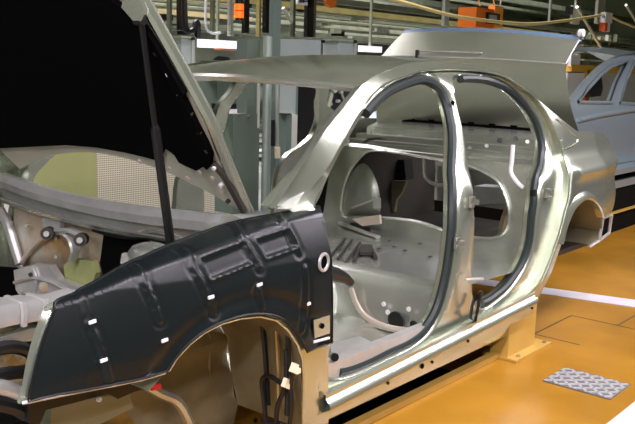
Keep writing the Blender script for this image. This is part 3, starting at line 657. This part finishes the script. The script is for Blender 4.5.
part(MB().tube([rf(0, v)+np.array((-.003, -.003, 0)) for v in np.linspace(0, 1, 6)], .006, 6), 'side_edge', ZINC, lid)
part(MB().disc(ony(579, 33, -.62), (0, -1, 0), .022, .03, 12), 'lamp_stud', WHITEP, lid)
inner = lambda p: p+np.array((.05, 0, .03))
part(MB().loft([[inner(dk(.15+.70*u, v)) for u in us_] for v in np.linspace(.05, .97, 6)]+[[inner(rf(.15+.70*u, v))+np.array((.0, 0, -.02)) for u in us_] for v in (.1, .5, .95)]), 'inner_panel', BODYIN, lid)
for u in (.1, .9):
    part(MB().tube(crom([dk(u, .3)+np.array((.06, 0, .02)), dk(u, .05)+np.array((.03, 0, -.05)), dk(u, 0)+np.array((-.08, 0, -.14))], 4), .014, 8), 'lid_hinge', BODY, lid)

#SECTION cover
cover = empty('wing_cover', (.9, -.86, .5), 'black moulded protective cover laid over the near front wing', 'protective cover')
# embossing: straps, panels
def seg_d(x, t, a, b):
    ax, az = a; bx_, bz = b; vx, vz = bx_-ax, bz-az; q = ((x-ax)*vx+(t-az)*vz)/(vx*vx+vz*vz); q = min(1, max(0, q)); return math.hypot(x-ax-q*vx, t-az-q*vz)
def cov_xt(px, py):
    p = us(px, py); return (p[0], p[2])
def wxt(px, py):
    """(x, t) on the wing surface incl. the roll-over"""
    d = ray(px, py); best = None; f = wing(1)
    for x in np.arange(.25, 1.42, .01):
        for t in np.arange(.55, 1.10, .01):
            p = f(x, t, 0)-CAM; e = np.linalg.norm(p-d*((p@d)/(d@d)))
            if best is None or e < best[0]: best = (e, x, t)
    _, x0, t0 = best
    for x in np.arange(x0-.01, x0+.011, .002):
        for t in np.arange(t0-.01, t0+.011, .002):
            p = f(x, t, 0)-CAM; e = np.linalg.norm(p-d*((p@d)/(d@d)))
            if e < best[0]: best = (e, x, t)
    return best[1], best[2]
lines = [[(134, 270), (141, 283), (150, 302), (157, 320)], [(181, 253), (190, 268), (200, 285), (206, 300)], [(232, 226), (240, 240), (252, 258), (257, 268)], [(274, 212), (281, 224), (291, 240), (296, 252)],
         [(76, 297), (87, 325), (99, 352), (108, 380)], [(209, 301), (213, 312)], [(257, 290), (261, 306)], [(303, 268), (304, 312), (300, 330)]]
LN = [[wxt(*p) for p in L] for L in lines]
rects = [[(200, 262), (240, 247), (247, 262), (208, 278)], [(255, 243), (285, 233), (293, 246), (263, 257)]]
RC = [[wxt(*p) for p in L] for L in rects]
def emb(x, t):
    g = 0; r = 0
    for L in LN:
        for a, b in zip(L[:-1], L[1:]):
            if min(a[0], b[0])-.05 < x < max(a[0], b[0])+.05:
                d = seg_d(x, t, a, b); g = max(g, math.exp(-(d/.0075)**2)); r = max(r, math.exp(-((d-.019)/.009)**2))
    h = .004*r*(1-g)-.005*g
    for R_ in RC:
        dd = min(seg_d(x, t, R_[i], R_[(i+1) % 4]) for i in range(4))
        if dd < .05 or pip([(x, t)], R_)[0]:
            s = dd if pip([(x, t)], R_)[0] else -dd
            h += .006*min(1, max(0, (s+.006)/.012))-.004*math.exp(-((s+.010)/.006)**2)
    rr = math.hypot(x-.95, t-.30)
    if t > .45: h += .009*math.exp(-((rr-.415)/.028)**2)
    return h
CO = [tuple(p) for p in crom(xz([(25, 400), (60, 392), (110, 383), (140, 377), (163, 370)]), 3)]
CO += [tuple(p) for p in crom(xz([(165, 368), (174, 355), (188, 340), (205, 328), (222, 320), (240, 314.5), (260, 313), (278, 317), (290, 327), (299, 340), (304, 351)]), 4)]
CO += xz([(312, 347), (329, 342)])
rx = xz([(329, 300), (329, 260), (328, 225)])
CO += rx+[(1.40, .960)]
CO += [(x, np.interp(x, CRX, CRZ)+np.interp(x, [.4, .6, .8, 1.0, 1.2, 1.38], [.025, .065, .095, .10, .055, .018])) for x in np.linspace(1.37, .44, 24)]
CO += [tuple(p) for p in crom([(.41, .808)]+xz([(68, 306), (57, 321), (44, 344), (34, 368), (27, 390)]), 3)]
part(sheet(CO, [], wing(1, .015, None if False else emb), .0042, -.0), 'cover_shell', BLACKCOV, cover)
part(MB().tube([wing(1, .015)(x, z, 0) for x, z in CO], .0045, 6, True), 'cover_edge', BLACKCOV, cover)
def slot(px, py, ang=.35, L=.022):
    x, t = wxt(px, py); p = wing(1, .018, emb)(x, t, 0)
    part(MB().box(p, (L, .006, .009), Matrix.Rotation(-ang*.3, 3, 'Y')), 'slot', WHITEP, cover, 'pale slot')
for q in ((88, 323), (100, 359), (161, 339), (207, 297.5), (257, 284.5)): slot(*q, ang=.25)
slot(305, 303, .4, .014)
x, t = wxt(319, 262); p = wing(1, .018, emb)(x, t, 0)
part(MB().tube([p+np.array((.024*math.cos(a), -.004, .030*math.sin(a))) for a in np.linspace(0, 2*math.pi, 20, endpoint=False)], .006, 8, True), 'ring', ZINC, cover, 'bright ring')
part(MB().disc(p+np.array((0, .0, 0)), (0, -1, 0), .022, .003, 18), 'ring_hole', PAD, cover)
P = [us(*q, -.014) for q in ((313, 320), (329, 315), (329, 333), (314, 338))]; part(MB().prism(P, (0, -.004, 0)), 'cutout', BODY, cover, 'bare patch with a hole')
part(MB().disc(us(322, 326, -.020), (0, -1, 0), .010, .004, 10), 'cutout_hole', PAD, cover)
part(MB().tube([us(314, 342, -.016), us(329, 338, -.016)], .005, 6), 'lower_strip', WHITEP, cover)
#SECTION following car
ncar = empty('following_car', (7.5, 1.1, .35), 'blue-silver car standing behind the raised boot lid at the right', 'car')
ZN = [.3, .5, .9, 1.15, 1.22, 1.72, 1.8]; YN = [.36, .32, .30, .31, .34, .62, .80]
def us2(px, py):
    d = ray(px, py); s = np.arange(3, 14, .005); Q = CAM[None, :]+s[:, None]*d[None, :]
    v = Q[:, 1]-np.interp(Q[:, 2], ZN, YN); k = np.nonzero((v[:-1] < 0) & (v[1:] >= 0))[0][0]
    return Q[k]
f2 = lambda x, z, d: np.array((x, np.interp(z, ZN, YN)+d, z))
x2 = lambda L: [(p[0], p[2]) for p in (us2(*q) for q in L)]
Aarc = x2([(572, 102), (582, 88), (592, 76.5), (603, 66), (615, 58.5), (626, 54), (637, 51)])
xe = Aarc[-1][0]; 
NO = [(5.1, .60), (5.05, .85), (5.2, 1.02), (5.7, 1.15)]+[tuple(p) for p in crom(Aarc, 3)]+[(xe+.5, 1.71), (xe+1.2, 1.62), (xe+1.8, 1.25), (xe+2.4, 1.2), (xe+2.4, .6)]
W1 = x2([(577.5, 102), (588, 88), (600, 75), (610, 67), (622, 62.5), (628, 62), (618, 82), (611, 102.5)])
W2 = x2([(634, 61), (660, 60), (680, 75), (680, 106), (619, 103), (626, 80)])
part(sheet(NO, [W1, W2], f2, .15, .05), 'side_panel', BLUEC, ncar)
part(MB().tube([f2(x, z, -.01) for x, z in W1], .016, 6, True), 'window_frame', BLUEC, ncar)
part(MB().tube([f2(x, z, -.01) for x, z in W2], .016, 6, True), 'window_frame', BLUEC, ncar)
part(MB().tube([f2(x, z, .005) for x, z in W1], .015, 6, True), 'window_seal', BLACK, ncar)
part(MB().tube([f2(*p, -.01) for p in x2([(578, 120), (600, 115), (628, 110.5), (660, 106)])], .02, 6), 'waist_crease', BLUEC, ncar)
part(MB().loft([[(x, y, z+.06*(1-((y-1.15)/.6)**2)) for y in np.linspace(.55, 1.45, 7)] for x, z in ((7.6, 1.66), (8.2, 1.71), (9.0, 1.70), (9.6, 1.6))]), 'roof_panel', BLUEC, ncar)
part(MB().loft([[(x, y, z+.05*(1-((y-1.15)/.85)**2)) for y in np.linspace(.31, 2.0, 7)] for x, z in ((5.05, .85), (5.2, 1.0), (6.0, 1.17))]), 'bonnet', BLUEC, ncar)
part(MB().prism([(x, 1.98, z) for x, z in ((5.1, .6), (5.05, .85), (5.5, 1.05), (9.6, 1.05), (9.6, .6))], (0, .02, 0)), 'far_side_panel', BLUEC, ncar)
P = [ony(*q, .8) for q in ((594, 78), (601, 72), (603, 88), (601, 96), (592, 97), (588, 92))]; part(MB().prism(P, (0, .1, 0)), 'headrest', BLACK, ncar)
part(MB().bx(5.1, 9.6, .36, 2.0, .53, .58), 'underbody', DARKM, ncar)
sk = empty('skid_carrier', (7.5, .5, 0), 'stacked pale rails of the carrier under the blue-silver car', 'carrier')
for (ya, yb) in ((169, 174), (180, 187)):
    a = ony(622, ya, .12); e = ony(622, yb, .12); part(MB().bx(5.0, 10.0, .12, .30, e[2], a[2]), 'rail', BLUEC, sk)
a = ony(622, 211, .11); part(MB().bx(5.0, 10.0, .11, .14, a[2]-.008, a[2]+.008), 'yellow_rail', OCHRE, sk)
part(MB().bx(5.0, 10, .14, 1.9, .0, .50), 'under_car_shade', SHADEB, sk)  # black block stands in for the shadow under the car
#SECTION background
def bgbox(x0, y0, x1, y1, Y, dep=.3, zmin=None):
    ym = (y0+y1)/2; a, b = ony(x0, ym, Y)[0], ony(x1, ym, Y)[0]; xm = (x0+x1)/2
    slope = ony(x0, ym, Y+1)[0]-a; wpx = b-a
    if dep*slope > .45*wpx and dep > .1: dep = max(.1, .45*wpx/slope)
    if dep >= .1: a = min(a+dep*slope, b-.5*wpx)
    zt, zb = ony(xm, y0, Y)[2], ony(xm, y1, Y)[2]
    if zmin is not None: zb = zmin
    return MB().bx(a, b, Y, Y+dep, zb, zt)
def solo(mb, name, m, label, cat, group=None, smooth=35): return tag(mb.build(name, m, None, smooth), label, cat, group)
# screens left, seen under the raised bonnet
solo(bgbox(30, 150, 97, 205, 2.6, .04, 0.0), 'screen_panel', OLIVE, 'plain olive screen panel seen under the bonnet beside the perforated one', 'panel')
solo(bgbox(97, 150, 215, 205, 2.6, .04, 0.0), 'perforated_panel', PERF, 'cream perforated sheet panel seen under the raised bonnet', 'panel')
# cabinets
cb = empty('control_cabinet', (4.6, 3.2, 0), 'tall dark green-grey control cabinet seen through the windscreen opening', 'cabinet')
part(bgbox(236, 39, 259, 205, 3.2, .6, 0.0), 'tower', CABG, cb); part(bgbox(210, 114, 259, 205, 3.19, .7, 0.0), 'base_unit', CABG, cb)
for q in ((213, 113), (248, 116), (238, 114.5)): part(MB().disc(ony(*q, 3.19), (0, -1, 0), .012, .02, 8), 'bolt', BOLT, cb)
part(bgbox(258.3, 60, 260, 128, 3.18, .03), 'door_edge', CABB, cb)
solo(MB().tube([ony(268, 40, 3.1)*np.array((1, 1, 0)), ony(268, 36, 3.1)*np.array((1, 1, 0))+np.array((0, 0, 1.75))], .045, 16), 'round_post', POSTM, 'pale round post against the dark green-grey cabinet', 'post')
solo(bgbox(272, -6, 279.5, 205, 3.3, .06, 0.0), 'square_post', TEAL, 'dark square post rising to the overhead beams beside the round post', 'post')
cl = empty('light_cabinet', (5.4, 3.5, 0), 'pale grey cabinet with cream lower doors behind the pipe', 'cabinet')
part(bgbox(279, 39, 320, 115, 3.5, .5), 'upper_panel', CABL, cl); part(bgbox(279, 115, 319, 205, 3.45, .5, 0.0), 'lower_door', CABB, cl)
part(bgbox(297, 84, 298, 115, 3.49, .02), 'panel_gap', TEAL, cl)
tb = empty('junction_box', (5.2, 3.3, .5), 'teal-grey junction box with a pipe at its front', 'box')
part(bgbox(279.6, 114, 291, 200, 3.3, .12, 0.0), 'box_body', TEAL, tb); part(bgbox(279.6, 113.5, 291, 115, 3.28, .14), 'box_lid', DARKM, tb)
pp = empty('vertical_pipe', (5.0, 3.2, .3), 'thin pale pipe with a brass coupling in front of the junction box', 'pipe')
part(MB().tube([ony(277, 80, 3.2), ony(277.5, 150, 3.2)], .016, 8), 'pipe', BEAML, pp); part(MB().tube([ony(277.3, 147, 3.19), ony(277.6, 158, 3.19)], .03, 10), 'coupling', CREAM, pp, 'brass coupling')
part(MB().tube([ony(277.6, 158, 3.2), ony(277.6, 205, 3.2)], .014, 8), 'hose', BLUEG, pp); part(bgbox(272.5, 120, 275, 146, 3.2, .05), 'bracket', BLACK, pp)
for (x0, y0, x1, y1, m, YY, lab) in ((323, 39, 357, 55, CABL, 3.6, 'low grey wall unit to the right of the pale grey cabinet'), (170, 36, 195, 72, CABL, 2.9, 'small pale blue-grey cabinet beside the bonnet edge')):
    c = empty('wall_unit', tuple(ony((x0+x1)/2, y1, YY)), lab, 'cabinet')
    part(bgbox(x0, y0+1.5, x1, y1, YY, .4, 0.0), 'body', m, c); part(bgbox(x0-.5, y0, x1+.5, y0+1.8, YY-.02, .44), 'top_rail', BEAMM, c)
    for xx in (x0+1, x1-1): part(bgbox(xx-1, y0+1, xx+1, y0+4, YY-.04, .03), 'corner_cap', BLACK, c)
    part(bgbox(x1-3, y0+4, x1-1.5, y1, YY-.01, .02), 'door_edge', BEAML, c)
for (x0, y0, x1, y1, lab) in ((197, 40, 238, 48, 'bright white light panel above the parked car roof at the back left'), (358, 46, 382, 52, 'bright white light panel left of the raised boot lid')):
    q = ony((x0+x1)/2, y0, 5.0); s = empty('strip_light', tuple(q), lab, 'lamp'); part(bgbox(x0, y0, x1, y1, 5.0, .1), 'light_face', SCREENW, s)
    for xx in ((x0+x1)/2,): p = ony(xx, y0, 5.05); part(MB().bx(p[0]-.012, p[0]+.012, 5.03, 5.07, p[2]-.02, 6.97), 'hanger_rod', BEAMM, s)
solo(bgbox(214, 48.5, 240, 50, 5.0, .12), 'orange_rail', ORANGE, 'thin orange rail under the bright white light panel', 'rail')
pc = empty('parked_car', tuple(ony(218, 62, 4.6)), 'grey car far behind the roof, under the bright panel', 'car')
part(MB().loft([[ony(x, y, 4.6+d) for x, y in ((198, 64), (205, 57), (214, 53), (226, 54), (236, 60), (240, 66))] for d in (0, .3, .8, 1.2)]), 'roof_panel', CABL, pc)
part(MB().prism([ony(*q, 4.58) for q in ((213, 60), (218, 56), (228, 57), (232, 61))], (0, .02, 0)), 'side_window', BLACK, pc)
part(bgbox(196, 61, 242, 80, 4.65, .9, 0.0), 'car_side', CABG, pc)
for q in ((203, 93, 220, 105, BLACK), (222, 104, 236, 110, WHITEP)):
    pass
zt = ony(234.5, 114, 3.19)[2]; xa, xb = ony(218, 108, 3.25)[0], ony(235, 108, 3.25)[0]
solo(MB().bx(xa+.03, xb, 3.22, 3.34, zt+.002, zt+.045), 'paper_stack', WHITEP, 'white stack of sheets on the green-grey cabinet, below the black basket', 'paper')
solo(MB().bx(xa, xb-.01, 3.22, 3.34, zt+.047, zt+.10), 'basket', BLACK, 'black basket on the white stack of sheets beyond the far pillar', 'basket')
rq = ony(340, 120, 2.2); rk2 = empty('dark_clutter', (rq[0], 2.3, 0), 'added dark block with pipes seen past the far rear pillar through the windscreen opening', 'rack')  # dark block added for the dark inner rear quarter and its clutter
xa, xb = ony(322, 120, 2.2)[0], ony(372, 120, 2.2)[0]; zt = ony(345, 79, 2.2)[2]
part(MB().bx(xa, xb, 2.26, 2.5, 0, zt), 'dark_block', BLACK, rk2)
part(MB().disc(ony(333, 89, 2.2), (0, -1, 0), .035, .03, 14), 'clutter_disc', CABL, rk2, 'added pale round disc')
part(MB().tube([ony(332, 92, 2.22), ony(325, 118, 2.22)], .022, 8), 'pipe', BEAMM, rk2)  # pipes added with the dark block
for q, e in (((338, 86), (346, 104)), ((322, 96), (330, 84))): part(MB().tube([ony(*q, 2.23), ony(*e, 2.23)], .012, 6), 'pipe', BEAMM, rk2)
for q in ((341, 92), (347, 88), (330, 104), (338, 101), (324, 110)): part(MB().box(ony(*q, 2.23), (.035, .03, .025)), 'fitting', BEAML, rk2)
# overhead steelwork
def beam(px, py, Y, hpx, m, label, grp='overhead beams along the hall', x0=-6.98, x1=25.98, dep=.16, tilt=0):
    p = ony(px, py, Y); k = np.linalg.norm(p-CAM)/FPX
    return solo(MB().bx(x0, x1, Y, Y+dep, p[2]-hpx*k/2, p[2]+hpx*k/2), 'overhead_beam', m, label, 'beam', grp, 0)
spec = [(200, 14.5, 6.0, 4.5, mat('lit_beam_yellow', (.80, .70, .36), 0, .5, .08, 3), 'bright yellow'), (200, 18.5, 6.1, 2.0, BEAMD, 'dark'), (200, 9, 6.6, 4, BEAMM, 'grey-green'), (200, 3, 7.2, 5, BEAMD, 'dark'), (200, 22, 8.0, 3, BEAMM, 'grey-green'), (200, 28, 8.8, 4, BEAMD, 'dark'),  # the first beam's bright colour paints in its lit stretch
        (200, 31, 9.6, 1.6, BEAML, 'pale thin'), (370, 14, 6.2, 5, BEAMY, 'yellowed'), (370, 23, 7.6, 2, BEAML, 'pale thin'), (370, 30, 9.0, 4, BEAMM, 'grey-green'), (370, 5, 5.8, 5, BEAMD, 'dark'),
        (370, 36, 10.0, 2.0, BEAMD, 'dark'), (550, 6, 7.0, 4, BEAMD, 'dark'), (550, 14, 8.4, 2, BEAMM, 'grey-green'), (550, 20, 9.4, 4, BEAMD, 'dark'), (600, 32, 10.5, 3, BEAMM, 'grey-green'), (600, 40, 11, 2, BEAML, 'pale thin'),
        (600, 46, 11.6, 4, BEAMD, 'dark'), (300, 18, 7.0, 2.2, BEAMM, 'grey-green'), (300, 26, 8.3, 1.5, BEAML, 'pale thin'), (300, 33, 9.8, 3, BEAMM, 'grey-green'), (330, 21, 7.2, 2.2, BEAML, 'pale thin'), (330, 10, 6.4, 2.0, BEAML, 'pale thin'), (580, 26, 9.9, 2.0, BEAML, 'pale thin'), (400, 33, 9.4, 1.6, BEAML, 'pale thin'), (400, 26, 8.1, 1.6, BEAML, 'pale thin'), (250, 34, 9.9, 2, BEAML, 'pale thin'), (250, 7, 6.3, 1.5, BEAML, 'pale thin')]
ordn = ['lowest', 'second', 'third', 'fourth', 'fifth', 'sixth', 'seventh', 'eighth']
cnt = {}
for s in spec:
    lim = dict(x0=ony(120, 14, 6.0)[0], x1=ony(252, 14, 6.0)[0]) if 'bright' in s[5] else {}
    cnt[s[5]] = cnt.get(s[5], 0)+1
    beam(s[0], s[1], s[2], s[3], s[4], ('%s steel beam running the length of the hall overhead' if not lim else 'short %s lit stretch of beam overhead beside the raised bonnet') % s[5], s[5]+' overhead beams', **lim)
# hangers
for i, (px, y0, y1, Y, wp, m) in enumerate(((232, 16, 36, 5.0, 3, BEAML), (260, 14, 37, 5.0, 2, BEAMY), (314, 10, 37, 5.2, 4, BEAMD), (247, 8, 33, 5.4, 5, BLACK), (294, 12, 37, 5.4, 3, BEAMD), (214, 10, 35, 5.2, 2, BEAMD), (182, 8, 30, 5.6, 5, BLACK), (171, 14, 34, 5.6, 2.5, BEAMD), (268, 24, 33, 4.9, 6, BLACK), (310, 30, 37, 5.0, 8, BLACK))):
    q = ony(px, y1, Y); hw = wp*np.linalg.norm(q-CAM)/FPX*.6
    solo(MB().bx(q[0]-hw, q[0]+hw, Y, Y+.06, q[2], 6.97), 'hanger', m, '%s hanger rod dropping from the overhead beams above the roof' % ('pale' if m in (BEAML, BEAMY) else 'dark'), 'hanger', 'pale hangers' if m in (BEAML, BEAMY) else 'dark hangers')
solo(MB().tube([ony(283, 8, 5.43), ony(294, 26, 5.43)], .025, 6), 'diagonal_brace', BEAML, 'pale diagonal brace above the pale grey cabinet', 'brace')
solo(MB().tube(crom([ony(*p, 4.8) for p in ((184, -8), (185, 20), (187, 31), (193, 30), (196, 22), (198, 26), (197, 38))], 5), .035, 8), 'looped_cable', BLACK, 'thick black cable looping down to the small pale cabinet', 'cable')
solo(MB().tube(crom([ony(*p, 4.8) for p in ((206, -6), (206, 26), (212, 33), (220, 33))], 5), .015, 8), 'white_cable', WHITEP, 'short white cable sagging right of the black looped cable', 'cable')
# orange lamps and signs
l = empty('beacon_lamp', tuple(ony(239, 10, 5.0)), 'glowing orange beacon lamp hanging at the upper left', 'lamp')
part(MB().tube([ony(239, 4, 5.0), ony(239, 18, 5.0)], .058, 16), 'lens', ORANGEG, l); part(MB().tube([ony(239, 17.5, 5.0), ony(239, 20.5, 5.0)], .05, 16), 'cap', BLACK, l)
part(MB().tube([ony(239, 4.5, 5.0), ony(239, -8, 5.0)], .05, 16), 'housing', BLACK, l); part(MB().tube([ony(239, 10.3, 5.0), ony(239, 11.3, 5.0)], .060, 16), 'band', REDM, l)
solo(MB().disc(ony(328.5, 0, 5.0), (0, -1, 0), .11, .06, 18), 'orange_disc', ORANGE, 'round orange disc hanging beside the small white sign', 'sign')
sg = empty('hanging_sign', tuple(ony(304, 4, 5.0)), 'small white hanging sign with dark marks at the top edge', 'sign')
part(bgbox(297.5, -4, 310.5, 5, 5.0, .03), 'sign_board', WHITEP, sg)
for (a, b, c, d) in ((300, -1, 302, 2.5), (303, -1, 304.5, 2.5), (305.5, .5, 308, 2.0)): part(bgbox(a, b, c, d, 4.985, .02), 'mark', DARKM, sg)
# hoist
h = empty('chain_hoist', tuple(ony(480, 22, 4.0)), 'orange hoist box hanging above the raised boot lid', 'hoist')
part(bgbox(458, 7, 497, 27, 4.0, .35), 'case', ORANGE, h); part(bgbox(488, 5.5, 503, 27, 3.98, .40), 'end_cover', mat('orange_yellow_paint', (.85, .36, .05), 0, .4), h)
part(bgbox(487.5, 13, 500, 24, 3.96, .03), 'window_recess', BLACK, h); part(bgbox(489.5, 15, 497, 22, 3.95, .03), 'window_pane', CABL, h)
for q in ((492, 0, 494.5, 6), (478, 0, 480, 6), (503, 0, 500, 6)): part(MB().tube([ony(q[0], q[1]-8, 4.1), ony(q[2], q[3], 4.1)], .012, 6), 'hanger_rod', BEAML, h)
solo(bgbox(445, -6, 449.5, 26, 3.9, .05), 'thin_post', BEAML, 'thin pale vertical post left of the orange hoist box', 'post')
solo(bgbox(449, 5, 457, 8, 3.92, .05), 'bracket_arm', BEAML, 'short pale arm joining the thin post to the orange hoist', 'bracket')
solo(MB().tube(crom([ony(*p, 3.0) for p in ((380, -4), (410, 4), (450, 15), (490, 21), (530, 24), (570, 20), (603, 15))], 6), .022, 8), 'yellow_air_hose', YELC, 'yellow hose sagging across the top to the white socket box', 'hose')
solo(MB().tube(crom([ony(*p, 3.0) for p in ((610, 16), (622, 22), (640, 29), (660, 36))], 6), .022, 8), 'yellow_air_hose', YELC, 'yellow hose running from the white socket box off to the right', 'hose')
sb = empty('socket_box', tuple(ony(607, 18, 2.98)), 'white socket box with a red plug hanging at the upper right', 'socket')
part(bgbox(600, 12, 612.5, 22.5, 2.95, .12), 'box_body', WHITEP, sb); part(bgbox(602.5, 22.5, 607.5, 31, 2.96, .1), 'plug', mat('red_orange_plastic', (.75, .13, .03), 0, .4), sb, 'red plug')
part(bgbox(607.5, 23, 610, 32, 2.97, .08), 'socket', WHITEP, sb); part(bgbox(598, -8, 605, 24, 3.08, .05), 'drop_rod', BEAML, sb); part(MB().disc(ony(602.5, 16.5, 2.95), (0, -1, 0), .025, .03, 10), 'coupler', BLUEG, sb)
solo(MB().tube([ony(577, 7, 4.5), ony(607, 58, 4.5)], .03, 8), 'diagonal_brace', BEAML, 'long pale diagonal brace right of the boot lid', 'brace')
tg = empty('tag_board', tuple(ony(576, 6, 4.6)), 'narrow pale board with a small black box hanging right of the hoist', 'board')
part(bgbox(573, 6, 580, 24, 4.6, .06), 'board', CABB, tg); part(bgbox(567, 6, 573.2, 14, 4.6, .1), 'box', BLACK, tg)
q = ony(576, 8, 4.62); part(MB().bx(q[0]-.03, q[0]+.03, 4.61, 4.65, q[2], 6.97), 'hanger_rod', BEAMM, tg)
q = ony(550, 24, 4.5)
solo(MB().bx(q[0]-.025, q[0]+.025, 4.5, 4.54, q[2], 6.97), 'thin_post', BEAML, 'thin pale rod behind the raised boot lid', 'post')
solo(MB().tube([ony(626, 5, 4.5), ony(640, 28, 4.5)], .03, 8), 'diagonal_brace', BEAML, 'short pale diagonal brace at the upper right corner', 'brace')
# behind the following car
ga = empty('guard_frame', tuple(ony(600, 92, 4.4)), 'low guard wall with an orange top rail behind the blue-silver car', 'guard')
part(bgbox(566, 66.5, 660, 73, 4.4, .12), 'top_rail', mat('orange_rail_paint', (.75, .42, .04), 0, .4), ga); part(bgbox(588, 73, 660, 140, 4.45, .08, 0.0), 'wall_panel', CABB, ga)
part(bgbox(565, 73, 590, 140, 4.45, .06, 0.0), 'white_panel', WHITEP, ga, 'white panel'); part(bgbox(586, 70, 589, 104, 4.4, .06, 0.0), 'rail_post', OCHRE, ga)
solo(bgbox(571, 55, 580, 66.8, 4.42, .06), 'paper_sheet', WHITEP, 'white sheet standing above the orange rail beside the boot lid', 'sheet')
part(bgbox(581, 96, 589, 106, .9, .15), 'orange_tag', ORANGE, ncar, 'small orange tag')
rng = random.Random(4)
for i in range(18):
    ysh = (40, 46, 53, 60)[i % 4]; zs = ony(600, ysh, 5.6)[2]+.003; x = ony(566+(i//4)*10+rng.random()*4, ysh, 5.75)[0]; s = .10+rng.random()*.08
    solo(MB().bx(x, x+s*1.1, 5.72, 5.95, zs, zs+s), 'stored_part', rng.choice((BEAML, CABL, BEAMM, BLACK, COPPER, ZINC)), 'small part stored on the racks behind the boot lid', 'part', 'parts on the racks behind the boot lid')
rk = empty('storage_rack', tuple(ony(590, 60, 5.6)), 'dark storage rack behind the raised boot lid', 'rack')
for y in (40, 46, 53, 60): part(bgbox(560, y, 640, y+1.2, 5.6, .6), 'shelf', BEAMM, rk)
for x in (562, 588, 614): part(bgbox(x, 34, x+1.5, 100, 5.6, .1, 0.0), 'upright', BEAMD, rk)
for i in range(44):
    s = spec[(0, 1, 3, 4, 6, 7, 8, 17, 18, 19, 2)[i % 11]]
    x = 160+i*5.2+rng.random()*4; q = ony(x, s[1], s[2]); q0 = ony(s[0], s[1], s[2]); k = np.linalg.norm(q0-CAM)/FPX; zb = q0[2]-s[3]*k/2
    L = .05+rng.random()*.09
    solo(MB().bx(q[0], q[0]+L*1.8, s[2]+.01, s[2]+.14, zb-L*.7, zb+.005), 'conveyor_fitting', rng.choice((BEAML, BEAMM, BLACK, ZINC, BEAMD)), 'small fitting hanging under the overhead beams above the roof', 'fitting', 'fittings on the overhead beams')
# lamp housings
k = 0
for (x, y, z, L) in LAMPS:
    t = empty('tube_and_fill_lamp', (x, y, z), 'long white fluorescent tube lamp hanging out of view over the line', 'lamp', 'fluorescent tube lamps')
    part(MB().bx(x-L/2-.05, x+L/2+.05, y-.14, y+.14, z+.012, z+.10), 'housing', BEAML, t)
    for s in (-1, 1): part(MB().bx(x+s*L*.4-.01, x+s*L*.4+.01, y-.01, y+.01, z+.1, 6.97), 'rod', BEAMD, t)
